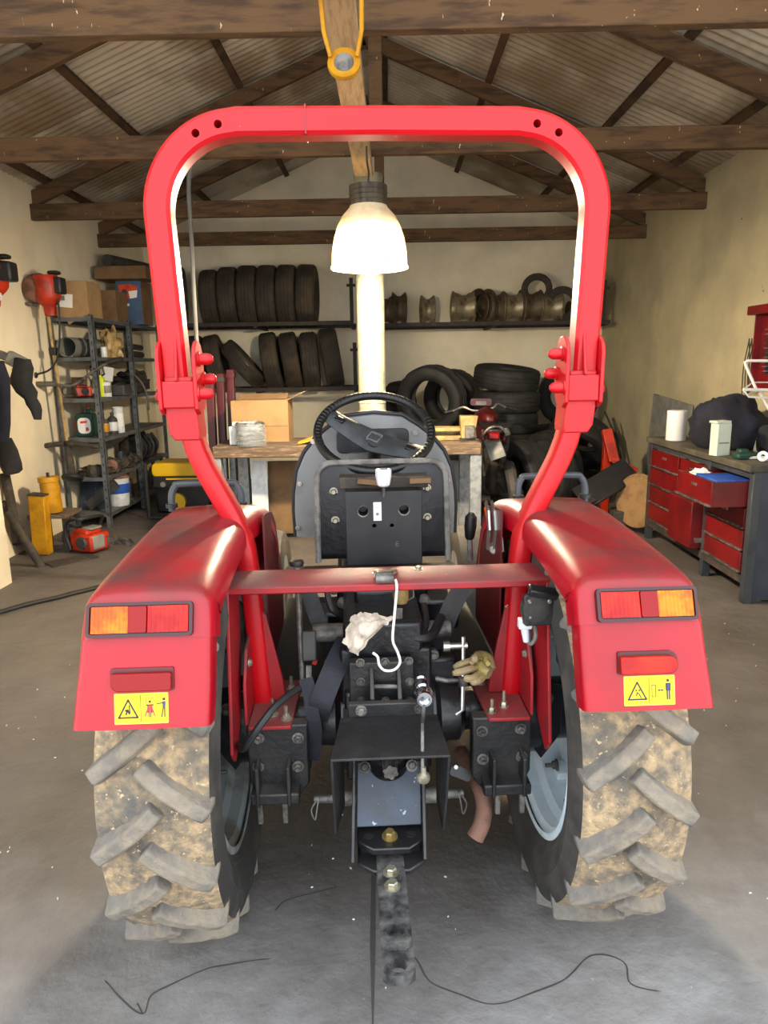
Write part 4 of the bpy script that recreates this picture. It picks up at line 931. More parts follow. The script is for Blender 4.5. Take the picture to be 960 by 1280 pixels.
m = MB(); m.bar(tp(499,760,1.68), tp(499,812,1.66), .016, .006, up=(0,1,0)); m.cyl(tp(499,812,1.655), tp(499,812,1.67), .012, n=14); part('lift_link', m, 'worn_steel', tr_)
# clutter of castings seen behind the bar
for px, py, Y, sz, mm in ((418,775,1.95,(.10,.1,.08),'oily_black'),(455,800,1.9,(.09,.08,.08),'oily_black'),(545,760,1.95,(.12,.12,.09),'oily_black'),(548,830,1.8,(.09,.12,.09),'oily_black'),(420,850,1.8,(.07,.1,.09),'oily_black'),(470,770,1.98,(.1,.08,.14),'plate_black'),(520,835,1.72,(.05,.05,.06),'black_iron')):
    m = MB(); m.box(tp(px, py, Y), sz); part('casting', m, mm, tr_, bevel=.012)
for px, py, Y in ((428,752,1.9),(530,748,1.88),(541,815,1.74),(404,772,1.88),(533,862,1.66),(418,735,1.95)):
    m = MB(); q = tp(px, py, Y); m.cyl(q, q+V((0,-.02,0)), .014, n=12); m.hexbolt(q+V((0,-.02,0)), (0,-1,0), .009, .01); part('pipe_fitting', m, 'worn_steel', tr_)
m = MB(); c0, c1 = tp(556,808,1.66), tp(584,807,1.66); m.cyl(c0, c1, .0085, n=12); m.cyl(c0-V((.004,0,0)), c0+V((.012,0,0)), .013, n=12); lk = part('clevis', m, 'bright_steel', tr_)
m = MB(); m.tube([tp(579,796,1.66), tp(579,830,1.65), tp(578,888,1.60), tp(570,893,1.6)], .0055, 8); part('linkage_rod', m, 'bright_steel', tr_)
m = MB(); m.tube([tp(545,848,1.66), tp(560,851,1.65), tp(577,850,1.64)], .006, 8); m.cyl(tp(579,846,1.63), tp(579,856,1.63), .012, n=12); part('linkage_joint', m, 'worn_steel', tr_)
m = MB(); m.tube([tp(588,700,2.1), tp(587,672,2.1)], .009, 10); gl = part('gear_lever', m, 'bright_steel', tr_)
m = MB(); a, b2 = tp(587,674,2.1), tp(589,641,2.1); dd = b2-a; m.tube([a, a+dd*.1, a+dd*.5, a+dd*.85, b2], [.011,.015,.019,.018,.008], 14); part('lever_grip', m, 'wheel_black', gl)
m = MB(); m.sweep([tp(613,656,1.98), tp(617,665,1.97), tp(626,673,1.96), tp(628,690,1.95)], rectp(.012,.005,.001), up=(0,1,.2)); ol = part('hitch_lever', m, 'bright_steel', tr_)
m = MB(); a, b2 = tp(613,656,1.98), tp(609,633,1.98); dd = b2-a; m.tube([a, a+dd*.1, a+dd*.9, b2], [.006,.009,.011,.007], 12); part('lever_grip', m, 'amber', ol)
m = MB()
for dx in (0, .016):
    m.prism([(1.86,.90),(1.84,.96),(1.86,1.01),(1.90,1.03),(1.91,1.02),(1.88,1.0),(1.865,.96),(1.88,.90)], .005, YZ((.285+dx,0,0)))
part('lever_quadrant', m, 'bright_steel', tr_)
m = MB(); m.hexbolt(tp(620,685,1.88), (-.6,-1,0), .013, .02); part('quadrant_nut', m, 'bright_steel', tr_)
m = MB(); m.tube([tp(602,662,2.1), tp(612,657,2.1), tp(620,656,2.08)], .005, 8); part('throttle_rod', m, 'bright_steel', tr_)

# rag and gloves lying on the tractor
TM = Matrix.Translation(tr_.location) @ Matrix.Rotation(TH, 4, 'Z') @ Matrix.Translation((0, -YA, 0))
def tw(p): return TM @ V(p)
a, b2, c2_, d2 = tp(430,798,1.585), tp(448,816,1.57), tp(450,762,1.61), tp(492,768,1.61)
def ragf(u, v):
    p = a.lerp(b2, v).lerp(c2_.lerp(d2, v), u) if False else a.lerp(c2_, u).lerp(b2.lerp(d2, u), v)
    n = V((u*3, v*3, 3)); return tw(p+V((.008*noise.noise(n*2), -.02-.012*noise.noise(n*1.7)-.03*sin(pi*u)*sin(pi*v), .008*noise.noise(n*2.3+V((4,4,4)))+.016*sin(pi*min(1,u*1.1)))))
m = MB(); m.grid(ragf, 18, 14, th=.004); solo('rag', m, 'rag', 'crumpled dirty white rag draped over the black linkage behind the tractor seat', 'rag', smooth=60)
def glove(pts, fingers, label):
    t = thing('work_glove', label, 'glove', tw(pts[0]), group='work gloves on the tractor')
    m = MB(); P = smoothpath([tw(p) for p in pts], 4); n_ = len(P)
    m.tube(P, [.014+.009*sin(pi*i/(n_-1)) for i in range(n_)], 12); part('palm', m, 'glove', t)
    for f in fingers:
        m = MB(); Q = smoothpath([tw(p) for p in f], 3); m.tube(Q, [.009]*(len(Q)-1)+[.006], 8); part('finger', m, 'glove', t)
glove([tp(590,828,1.68), tp(600,836,1.66), tp(612,842,1.64)], [[tp(592,826,1.66), tp(582,828,1.64), tp(568,834,1.62)], [tp(594,834,1.64), tp(582,838,1.61), tp(566,842,1.6)], [tp(600,842,1.64), tp(590,848,1.6), tp(580,848,1.6)], [tp(604,846,1.63), tp(596,852,1.6), tp(588,852,1.6)]], 'yellowish work glove lying lowest, flat beside the linkage rod')
glove([tp(594,820,1.70), tp(606,826,1.68), tp(614,838,1.66)], [[tp(592,822,1.68), tp(590,828,1.63)], [tp(600,818,1.68), tp(594,822,1.63), tp(593,828,1.62)], [tp(606,820,1.68), tp(610,830,1.63)]], 'tan work glove bunched on top of the flat yellowish one')

# ================================================================ THINGS IN THE WORKSHOP
# --- a tyre mesh: local z is the axle
def tyre_mesh(name, R, W, hole, mname, grooves=3, n=64, block=.006):
    m = MB(); h = W/2; prof = []
    sw = [(hole, -h*.72), (hole+.012, -h*.86), (lerp(hole,R,.35), -h*1.0), (lerp(hole,R,.62), -h*1.02), (lerp(hole,R,.86), -h*.92), (R-.012, -h*.82), (R-.003, -h*.72)]
    tread = []
    gw = .007; xs = [(-1+2*(g+1)/(grooves+1))*h*.72 for g in range(grooves)]
    for x in xs: tread += [(R, x-gw), (R-.008, x-gw*.7), (R-.008, x+gw*.7), (R, x+gw)]
    prof = sw+tread+[(r, -z) for r, z in sw[::-1]]+[(hole-.004, h*.5), (hole+.02, h*.4), (hole+.05, h*.6), (hole+.05, -h*.6), (hole+.02, -h*.4), (hole-.004, -h*.5)]
    k = len(prof); vs = []
    for i in range(n):
        for r, z in prof:
            q = r-(block if (i % 4 == 0 and r > R-.004 and abs(z) > h*.3) else 0)
            vs.append(V((q*cos(2*pi*i/n), q*sin(2*pi*i/n), z)))
    m.add(vs, [(i*k+j, ((i+1) % n)*k+j, ((i+1) % n)*k+(j+1) % k, i*k+(j+1) % k) for i in range(n) for j in range(k)])
    return mesh_of(m, name, mname)
TY = {c: tyre_mesh('car_tyre', .335, .225, .20, c, g) for c, g in (('rack_tyre', 3), ('rubber_dark', 3))}
TY2 = tyre_mesh('car_tyre', .335, .225, .20, 'rack_tyre', 6, block=0)
def tyre(c, axis, label, me='rack_tyre', sc=1, wsc=1, spin=0, group=None):
    o = bpy.data.objects.new('car_tyre', TY[me] if isinstance(me, str) else me); C.objects.link(o)
    o.location = V(c); q = V(axis).normalized().to_track_quat('Z', 'Y'); o.rotation_euler = (q.to_matrix() @ RZ(spin)).to_euler(); o.scale = (sc, sc, sc*wsc)
    return tag(o, label, 'tyre', group)
# --- wall racks
YK0, YK1 = 8.12, 8.72
def rack(label, pxa, pxb, py, posts):
    a, b_ = at(pxa, py, YK0), at(pxb, py, YK0); z = (a.z+b_.z)/2
    t = thing('tyre_rack', label, 'rack', ((a.x+b_.x)/2, YB, z-.03))
    for y in (YK0, YK1):
        m = MB(); m.box(((a.x+b_.x)/2, y, z-.02), (b_.x-a.x, .05, .045)); part('rail', m, 'rack_iron', t, bevel=.003)
    n = max(2, int((b_.x-a.x)/.9)+1)
    for i in range(n):
        x = lerp(a.x+.03, b_.x-.03, i/(n-1)); m = MB(); m.box((x, (YK0+YB)/2, z-.045), (.04, YB-YK0, .03)); part('bracket_arm', m, 'rack_iron', t, bevel=.003)
    for px, y0 in posts:
        p = at(px, y0, YK0); m = MB(); m.box((p.x, YK0+.03, (p.z+z)/2), (.04, .04, p.z-z)); m2 = part('end_post', m, 'rack_iron', t, bevel=.003)
        m = MB(); m.box((p.x, YK0+.005, p.z-.08), (.1, .015, .03)); part('cross_lug', m, 'rack_iron', m2)
    return z
zu = rack('upper left tyre rack on the back wall', 196, 442, 403, [(438.5, 347)])
zl = rack('lower left tyre rack on the back wall', 196, 448, 485, [(443, 428)])
zr = rack('long wall rack to the right of the pole carrying bare wheel rims', 474, 762, 402, [(757, 350)])
lab = ['leftmost of six tyres standing together on the upper left rack', 'second from left of six tyres on the upper left rack', 'third from left of six tyres on the upper left rack', 'fourth from left of six tyres on the upper left rack', 'fifth from left of six tyres on the upper left rack', 'rightmost of six tyres on the upper left rack']
for i, (px, yaw) in enumerate(((261,.06),(284.5,.05),(309,.04),(333.5,.02),(358,.01),(383,-.01))):
    sc = (.96, 1, 1.02, 1.02, 1.02, 1.02)[i]; x = at(px, 370, 8.3).x
    tyre((x, 8.43, zu+.333*sc-.04), (cos(yaw), sin(yaw), .03*(2-i)/3), lab[i], 'rack_tyre', sc, .91, i*.7, 'tyres on the upper left rack')
x = at(216, 370, 8.3).x; tyre((x, 8.43, zu+.31), (.93, .3, 0), 'dark tyre half hidden behind the left side of the roll bar on the upper rack', 'rubber_dark', 1.0)
LL = [(243,449,.05,'rack_tyre','tyre at the far left of the lower rack behind the hanging rod'),(268,447,.18,'rack_tyre','tyre leaning right on the lower rack beside the steeply tilted one'),(303,457,.70,'rack_tyre','steeply tilted tyre lying across the gap on the lower rack'),(338,452,.13,TY2,'first of four upright tyres on the lower rack, darker and blocky'),(363,449,.14,TY2,'second of four upright tyres on the lower rack with brown ribs'),(387,449,.07,TY2,'third of four upright tyres on the lower rack'),(413.5,446,.15,TY2,'rightmost ribbed tyre leaning on the lower rack near the pole')]
for i, (px, py, lean, me, l) in enumerate(LL):
    p = at(px, py, 8.35); sc = .94 if i < 3 else (.97 if i < 6 else 1.03)
    if i in (3, 5): me = 'rack_tyre'
    zc_ = zl+.335*sc*cos(lean)+.09*sin(lean)-.035
    tyre((p.x, 8.44, zc_), (cos(lean), .08, sin(lean)*1), l, me, sc, .88, i, 'tyres on the lower left rack')
# --- bare rims on the right rack
def rim_mesh(W, R, mname):
    m = MB(); h = W/2
    pr = [(R, -h), (R+.004, -h+.006), (R-.012, -h+.018), (R-.022, -h*.55), (R-.045, -h*.2), (R-.045, h*.25), (R-.022, h*.55), (R-.012, h-.018), (R+.004, h-.006), (R, h)]
    m.lathe(pr+[(r-.008, z*.98) for r, z in pr[::-1]], None, 40, loop=True)
    d = [(R-.05, h*.25), (R-.08, h*.1), (R*.5, h*.3), (.035, h*.2)]
    m.lathe(d+[(r, z-.007) for r, z in d[::-1]], None, 40, loop=True)
    return mesh_of(m, 'wheel_rim', mname)
RM = {(w_, c): rim_mesh(w_, .185, c) for w_ in (.15, .24) for c in ('rim_rust', 'rim_silver')}
def rim(px, w_, c, R, label, yaw=.08, lean=0, Y=8.43, dz=0, dy=0):
    o = bpy.data.objects.new('wheel_rim', RM[(w_, c)]); C.objects.link(o); k = R/.185
    o.location = V((at(px, 385, 8.3).x, Y+dy, zr+R-.012+dz)); ax = V((cos(yaw)*cos(lean), sin(yaw), sin(lean)*cos(yaw)))
    o.rotation_euler = ax.to_track_quat('Z', 'Y').to_euler(); o.scale = (k, k, 1); return tag(o, label, 'wheel rim', 'bare rims on the right rack')
rim(483, .15, 'rim_rust', .17, 'rusty rim closest to the pole on the right rack')
rim(499, .15, 'rim_rust', .185, 'second rusty rim beside the pole on the right rack')
rim(535, .15, 'rim_silver', .165, 'lone narrow rim standing apart between gaps on the right rack')
rim(580, .24, 'rim_silver', .185, 'wide silver rim at the left of the long row on the right rack')
rim(605, .15, 'rim_rust', .195, 'dark rim turned slightly, right of the wide silver one', .55)
rim(624, .15, 'rim_rust', .18, 'narrow rust brown rim just left of the second silver rim', .05)
rim(643, .24, 'rim_silver', .18, 'second wide silver rim, in the middle of the row', .05)
rim(665, .24, 'rim_rust', .185, 'rust brown rim under the small arched tyre', .05)
rim(690, .24, 'rim_silver', .175, 'rightmost wide silver rim on the right rack', .05)
p = at(671, 362, 8.45); tyre((p.x, 8.45, zr+.37), (.25, .9, .35), 'small brown tyre lying on top of the rims', 'rack_tyre', .52, .55)
p = at(706, 370, 8.2); tyre((p.x, 8.3, zr+.19), (.5, .8, .25), 'thin worn tyre ring leaning at the right of the rims', 'rack_tyre', .58, .25)
p = at(738, 385, 8.35); tyre((p.x, 8.42, zr+.275), (1, .1, .05), 'dark tyre at the far right end of the rim rack', 'rubber_dark', .78, .8)
rim(722, .15, 'rim_rust', .12, 'small rusty rim low behind the right side of the roll bar')

# --- heap of dark tyres in the right back corner
def stack(x, y, n, where, tilt=0):
    for i in range(n):
        w_ = ['lowest', 'second', 'third', 'fourth', 'fifth'][i] if i < n-1 else 'topmost'
        tyre((x+.03*noise.noise(V((x*9, y, i*3.3))), y+.03*noise.noise(V((y*9, x, i*2.1))), .108+.22*i+(.03 if i == n-1 and tilt else 0)), (.1*tilt, -.12*tilt, 1) if i == n-1 else (0, 0, 1), w_+' flat tyre '+where, 'rubber_dark', 1.04+.05*noise.noise(V((i*1.7, x, y))), .95, i*1.3, 'heap of tyres in the back right corner')
stack(1.26, 7.75, 6, 'of the stack right behind the motorbike handlebar', 1)
stack(2.02, 8.42, 3, 'of the stack below the dark tyre by the right wall')
tyre((2.05, 7.62, .108), (0,0,1), 'single flat tyre under the large brown tyre by the right wall', 'rubber_dark', 1, .95, .4, 'heap of tyres in the back right corner')
stack(.46, 7.35, 3, 'of the stack under the open upright tyre behind the bench')
stack(.9, 8.42, 3, 'of the stack deepest behind the bench by the back wall')
stack(.13, 8.42, 3, 'of the stack behind the steel pole by the back wall')
UP = [((.44,7.33,.67+.36),(.42,.9,.12),1.07,1,'upright tyre with open centre, highest in the heap left of the motorbike'),
((.74,8.38,.67+.33),(.5,.86,.05),1.0,1,'tyre standing right behind the open upright one'),
((.13,8.38,.67+.27),(.8,.5,.1),.80,.9,'small dark tyre peeping out behind the steering wheel'),
((1.25,6.62,.345),(.93,.36,.05),1.03,1.0,'upright tyre at the foot of the stack beside the motorbike wheel'),
((1.50,6.66,.345),(.9,.42,.06),1.0,1.0,'upright tyre leaning right of the one beside the motorbike wheel'),
((1.62,7.1,.37),(.86,.5,.12),1.08,.95,'brownish tyre standing right of the flat stack'),
((2.1,8.40,.67+.34),(.2,.95,.18),1.05,1,'dark tyre leaning on the back wall behind the right roll bar post'),
((2.03,7.6,.216+.345),(.45,.55,.7),1.05,1.1,'large brown tyre leaning right of the roll bar post')]
for i, (c, ax, sc, ws, l) in enumerate(UP): tyre(c, ax, l, 'rubber_dark', sc, ws, i*.9, 'heap of tyres in the back right corner')

# --- steel shelf rack on the left wall
SX0, SX1 = -2.87, -2.50; SY = [6.2, 7.1, 8.0]
SZ = [at(120, y, 6.2).z for y in (396, 446, 498, 548, 597, 642)]
st = thing('shelf_rack', 'grey slotted steel shelf rack against the left wall', 'shelf', ((SX0+SX1)/2, 7.1, 0))
for y in SY:
    for x in (SX0, SX1):
        sgn = 1 if x == SX0 else -1; yy = 1 if y < 8 else -1
        m = MB(); m.box((x+sgn*.0, y+yy*.018, SZ[0]/2+.01), (.004, .04, SZ[0]+.02)); m.box((x+sgn*.018, y, SZ[0]/2+.01), (.04, .004, SZ[0]+.02)); up_ = part('upright', m, 'shelf_steel', st, smooth=0)
        if x == SX1 and y < 7.5:
            m = MB()
            for k in range(24): m.box((x+sgn*.02, y-.0025, .12+k*.075), (.010, .002, .022))
            part('slots', m, 'rubber_dark', up_, smooth=0, kind='stuff')
for i in range(2):
    for z in SZ:
        m = MB(); cx, cy = (SX0+SX1)/2, (SY[i]+SY[i+1])/2; m.box((cx, cy, z-.004), (SX1-SX0-.006, .89, .004))
        m.box((SX1-.004, cy, z-.018), (.003, .89, .032)); m.box((SX0+.004, cy, z-.018), (.003, .89, .032)); m.box((cx, SY[i]+.006, z-.018), (SX1-SX0-.01, .003, .032)); m.box((cx, SY[i+1]-.006, z-.018), (SX1-SX0-.01, .003, .032))
        part('shelf', m, 'shelf_steel', st, smooth=0)
def sh(px, Y, k): q = at(px, 500, Y); return V((min(max(q.x, SX0+.08), SX1-.06), Y, SZ[k]+.0005))
def carton(name, px0, px1, Y, z0, h, d, mm, label, rot=0, label_mat=None, cat='box', tape=True):
    a, b_ = at(px0, 400, Y), at(px1, 400, Y); wd = b_.x-a.x; c = V(((a.x+b_.x)/2, Y+d/2, z0)); t = thing(name, label, cat, c); Rm = RZ(rot)
    m = MB(); m.box(c+V((0,0,h/2)), (wd, d, h), Rm); body = part('box_body', m, mm, t, bevel=.004)
    if tape: m = MB(); m.box(c+V((0,0,h+.0006)), (wd*1.002, .045, .0015), Rm); part('tape', m, 'tape', body)
    return t, c, wd, Rm
t, c, wd, Rm = carton('cardboard_box', 72, 112, 6.23, SZ[0], .30, .30, 'carton', 'light brown cardboard box with torn white label on the left end of the top shelf')
m = MB(); m.box(c+Rm @ V((-wd*.25, -.151, .14)), (.15, .002, .11), Rm @ RY(.1)); lb = part('paper_label', m, 'white_paper', t)
m = MB(); m.box(c+Rm @ V((-wd*.3, -.1525, .16)), (.05, .0015, .04), Rm); part('label_print', m, 'greypaint', lb)
m = MB(); m.prism([(-.06,0),(.05,.02),(.03,-.06),(-.02,-.09)], .004, XZ(c+V((-.02,-.155,.03)))); part('torn_flap', m, 'carton', t)
t, c, wd, Rm = carton('cardboard_box', 112, 147, 6.92, SZ[0], .29, .3, 'carton_dark', 'darker brown cardboard box in the middle of the top shelf')
m = MB(); m.box(c+V((-wd*.25, -.151, .12)), (.05, .002, .1)); part('paper_label', m, 'greypaint', t)
t, c, wd, Rm = carton('printed_box', 148, 179, 7.36, SZ[0], .42, .3, 'blue_box', 'blue printed box with an orange picture on the top shelf', tape=False)
m = MB(); DM = XZ((c.x, c.y-.1505, c.z+.08), -1)
m.prism([(-.1,.30),(.02,.31),(.09,.28),(.07,.20),(.0,.17),(-.08,.2)], .001, DM); m.prism([(.0,.24),(.09,.25),(.08,.18),(.01,.17)], .0014, DM, 1); disc(m, -.04, .23, .03, DM, .0018, 2); m.prism([(-.09,.09),(.0,.10),(.0,.125),(-.09,.115)], .001, DM, 1)
part('printed_picture', m, ['orange', 'white_paper', 'dark_grey'], t, smooth=0)
m = MB(); m.box(c+V((wd/2+.001, 0, .21)), (.004, .298, .418)); part('side_panel', m, 'carton_dark', t)
a, b_ = at(112, 340, 7.1), at(178, 342, 7.1); zt2 = SZ[0]+.422
m = MB(); m.box(((a.x+b_.x)/2, 7.38, zt2+.06), (b_.x-a.x, .36, .12)); solo('flat_carton', m, 'carton_dark', 'long flat carton lying on top of the boxes', 'box', bevel=.004)
m = MB(); m.cyl((-2.72, 7.25, zt2+.18), (-2.55, 7.9, zt2+.18), .058, n=20); solo('plastic_pipe', m, 'dark_grey', 'short dark pipe lying on the flat carton at the top', 'pipe')
def bottle(name, base, r, h, bm, cm, label, lm=None, neck=.35, cat='bottle'):
    t = thing(name, label, cat, base); M = Matrix.Translation(base)
    m = MB(); m.lathe([(0,0),(r*.95,0),(r,.006),(r,h*.62),(r*.9,h*.72),(r*neck,h*.85),(r*neck,h*.9),(0,h*.9)], M, 20); part('bottle_body', m, bm, t)
    m = MB(); m.lathe([(0,h*.89),(r*neck*1.25,h*.89),(r*neck*1.2,h),(0,h)], M, 16); part('cap', m, cm, t)
    if lm: m = MB(); m.lathe([(r*1.0,h*.15),(r*1.012,h*.16),(r*1.012,h*.55),(r,h*.56)], M, 20, caps=False); part('bottle_label', m, lm, t)
def tin(name, base, r, h, bm, label, band=None, cat='can'):
    t = thing(name, label, cat, base); M = Matrix.Translation(base)
    m = MB(); m.lathe([(0,0),(r,0),(r*1.02,.004),(r,.008),(r,h-.008),(r*1.02,h-.004),(r*.97,h),(r*.93,h-.006),(0,h-.006)], M, 20); part('can_body', m, bm, t)
    if band: m = MB(); m.lathe([(r,h*.25),(r*1.012,h*.26),(r*1.012,h*.75),(r,h*.76)], M, 20, caps=False); part('can_label', m, band, t)
# second shelf
m = MB(); a = at(72, 432, 6.22); b_ = V((a.x+.12, 7.0, a.z)); zz = SZ[1]+.085
m.lathe([(.08,0),(.084,.0),(.084,.75),(.08,.75)], frame((-2.73, 6.18, zz), (.02,1,0)), 28, loop=True); solo('steel_pipe', m, 'greypaint', 'large grey pipe lying on the second shelf', 'pipe')
m = MB(); q = sh(146, 6.75, 1); m.blob(q+V((0,0,.10)), (.09,.09,.16), 3, .5, 2.5, flat=-.1); solo('plastic_bag', m, 'bag_tan', 'crumpled yellowish plastic bag standing on the second shelf', 'bag')
tin('small_can', sh(140, 6.55, 1), .028, .09, 'white_plastic', 'small white can in front of the yellowish bag')
bottle('oil_bottle', sh(122, 6.4, 1), .035, .2, 'dark_grey', 'white_plastic', 'dark bottle with white cap beside the rack upright on the second shelf')
tin('jar', sh(155, 6.85, 1), .045, .11, 'clear_wrap', 'glass jar behind the yellowish bag', cat='jar')
for k, (py, r) in enumerate(((-.0, .035), (.075, .03))):
    m = MB(); m.cyl((-2.56, 7.15, SZ[1]+.04+py), (-2.7, 7.95, SZ[1]+.04+py), r, n=14); solo('iron_bar', m, 'grime', ['thick lower', 'thinner upper'][k]+' dark iron bar lying on the far end of the second shelf', 'bar')
# third shelf
m = MB(); q = sh(82, 6.5, 2); m.box(q+V((0,.0,.09)), (.14,.012,.18), RX(-.15)); solo('cardboard_piece', m, 'carton_dark', 'upright piece of brown board at the left of the third shelf', 'board')
def chainsaw(base, sc, label, rot=0, body='orange_red'):
    t = thing('chainsaw', label, 'chainsaw', base); t.rotation_euler = (0, 0, rot); t.scale = (sc, sc, sc); b0 = BASE[t]
    def P(x, y, z): return b0+V((x, y, z))
    m = MB(); m.box(P(0,0,.085), (.22,.20,.14)); m.box(P(-.02,0,.16), (.15,.16,.05)); part('engine_case', m, body, t, bevel=.02)
    m = MB(); m.box(P(.02,.01,.19), (.10,.12,.02)); m.box(P(.105,-.02,.09), (.02,.12,.11)); part('top_cover', m, 'greypaint', t, bevel=.01)
    m = MB(); m.tube(smoothpath([P(-.09,-.11,.03), P(-.12,-.12,.16), P(-.08,-.12,.26), P(.03,-.10,.28), P(.05,.09,.27), P(.0,.12,.2), P(-.02,.12,.05)], 5), .013, 10); part('front_handle', m, 'cable', t)
    m = MB(); m.tube(smoothpath([P(-.09,0,.18), P(-.2,0,.19), P(-.27,0,.12), P(-.25,0,.04), P(-.1,0,.03)], 5), .016, 10); part('rear_handle', m, 'dark_grey', t)
    m = MB(); m.prism([(.1,.05),(.35,.055),(.385,.085),(.35,.115),(.1,.12)], .008, XZ(P(0,.06,0))); part('guide_bar', m, 'worn_steel', t)
    m = MB(); m.lathe([(0,0),(.05,0),(.045,.02),(0,.022)], frame(P(.02,-.10,.09), (0,-1,0)), 20); part('starter_cover', m, 'dark_grey', t)
chainsaw(sh(98, 6.42, 2)+V((.05,0,0)), .62, 'orange power saw standing on the third shelf', .5)
m = MB(); q = sh(106, 6.9, 2); m.tube([q+V((-.05,0,.2)), q+V((-.05,0,.27)), q+V((.07,0,.27)), q+V((.08,0,.2)), q+V((.02,0,.16)), q+V((-.05,0,.2))], .012, 8); m.box(q+V((.02,0,.08)), (.03,.03,.16)); solo('hand_tool', m, 'cable', 'black looped tool handle sticking up from the third shelf', 'tool')
m = MB(); q = sh(126, 6.5, 2); m.prism(rrect(-.04,0,.035,.175,.012), .05, XZ(q)); m.box(q+V((0,.025,.18)), (.03,.03,.03)); solo('coolant_bottle', m, 'ylime', 'fluorescent yellow bottle on the third shelf beside the rack upright', 'bottle', bevel=.006)
tin('tape_roll', sh(134, 6.55, 2), .045, .13, 'white_plastic', 'white roll with grey print beside the yellow bottle', 'greypaint', 'roll')
m = MB(); q = sh(153, 6.8, 2); m.box(q+V((0,0,.05)), (.2,.2,.1)); solo('tool_case', m, 'dark_grey', 'dark case on the third shelf right of the white roll', 'case', bevel=.01)
m = MB(); q = sh(138, 6.9, 2); m.box(q+V((0,.0,.2)), (.1,.01,.13), RY(.2)); m.box(q+V((0,.01,.07)), (.02,.01,.15)); solo('paper_sheet', m, 'white_paper', 'white paper standing behind the yellow bottle on the third shelf', 'paper')
m = MB(); m.tube(smoothpath([at(168,468,7.1), at(178,480,7.05), at(184,495,7.05), at(186,512,7.1)], 6), .009, 8); solo('rubber_hose', m, 'hose_grey', 'pale hose curving down at the far end of the shelves', 'hose')
m = MB(); q = V((-2.68, 7.55, SZ[2])); m.blob(q+V((0,0,.10)), (.14,.3,.13), 8, .5, 3, flat=-.10); solo('cable_heap', m, 'grime', 'dark tangled heap of cables on the third shelf behind the upright', 'cables')
# fourth shelf
tin('spray_can', sh(84, 6.4, 3), .027, .19, 'blue', 'blue spray can with red foot at the left of the fourth shelf', 'print_red')
t = thing('coolant_jug', 'dark green jug with large white label on the fourth shelf', 'jug', sh(106, 6.4, 3)); q = BASE[t]
m = MB(); m.prism(rrect(-.08,0,.075,.21,.03), .12, XZ(q-V((0,.06,0)))); m.box(q+V((.03,0,.22)), (.06,.05,.05)); part('jug_body', m, 'green_dark', t, bevel=.01)
m = MB(); m.prism(rrect(-.06,.03,.055,.17,.04), .002, XZ(q-V((0,.0625,0)))); lb = part('jug_label', m, 'white_paper', t); m = MB(); m.prism([(-.035,.12),(.025,.125),(.025,.145),(-.035,.14)], .001, XZ(q-V((0,.0637,0)))); m.prism([(.01,.05),(.04,.06),(.03,.09),(.01,.08)], .001, XZ(q-V((0,.0637,0)))); part('label_print', m, 'print_red', lb)
bottle('spray_bottle', sh(109, 6.62, 3), .04, .27, 'white_plastic', 'orange', 'white bottle with orange cap behind the green jug', 'orange')
tin('oil_can', sh(131, 6.42, 3), .035, .15, 'dark_grey', 'dark can with yellow label right of the rack upright', 'yellow')
bottle('white_bottle', sh(146, 6.6, 3), .045, .2, 'dark_grey', 'dark_grey', 'dark bottle with white label next to the tall white can', 'white_plastic', .3)
tin('tall_can', sh(157, 6.75, 3), .05, .24, 'white_plastic', 'tall white spray can with red foot on the fourth shelf', 'white_paper')
# fifth shelf: greasy machine parts
for k, (px, Y, r, d, l) in enumerate(((110,6.35,(.13,.1,.05),0,'greasy crankcase part at the left of the fifth shelf'),(137,6.5,(.08,.1,.08),1,'round greasy pulley on the fifth shelf'),(150,6.8,(.09,.12,.07),2,'greasy casting on the middle of the fifth shelf'),(166,7.0,(.08,.1,.06),3,'small greasy part by the second upright'))):
    t = thing('machine_part', l, 'machine part', sh(px, Y, 4)); q = BASE[t]
    m = MB(); m.blob(q+V((0,0,r[2]*.8)), r, k+20, .5, 3, flat=-r[2]*.8); part('casting', m, 'grime', t)
    m = MB(); m.lathe([(0,0),(.05,0),(.055,.02),(.03,.03),(.03,.05),(0,.05)], frame(q+V((.02,-r[1]*.7,r[2]*.9)), (.3,-1,.2)), 18); part('boss', m, 'rust_pipe' if k == 1 else 'grime', t)
m = MB(); q = sh(148, 6.72, 4); m.cyl(q, q+V((0,0,.17)), .025, n=14); solo('steel_tube', m, 'blue_grey', 'bluish upright tube among the greasy parts', 'tube')
t = thing('engine_block', 'dark old engine standing on the far end of the fifth shelf', 'engine', (-2.68, 7.55, SZ[4])); q = BASE[t]
m = MB(); m.box(q+V((0,0,.1)), (.26,.46,.2)); m.cyl(q+V((0,0,.15)), q+V((0,0,.29)), .09, n=16); part('crankcase', m, 'grime', t, bevel=.03)
m = MB(); m.lathe([(0,0),(.11,0),(.12,.02),(.08,.05),(.03,.06),(0,.06)], frame(q+V((.03,-.235,.14)), (.1,-1,0)), 22); part('flywheel', m, 'grime', t)
for k in range(4): m = MB(); m.tube(smoothpath([q+V((.13,-.2+.12*k,.05)), q+V((.155,-.2+.12*k,.14)), q+V((.09,-.18+.12*k,.25))], 5), .018, 8); part('inlet_pipe', m, 'dark_grey', t)
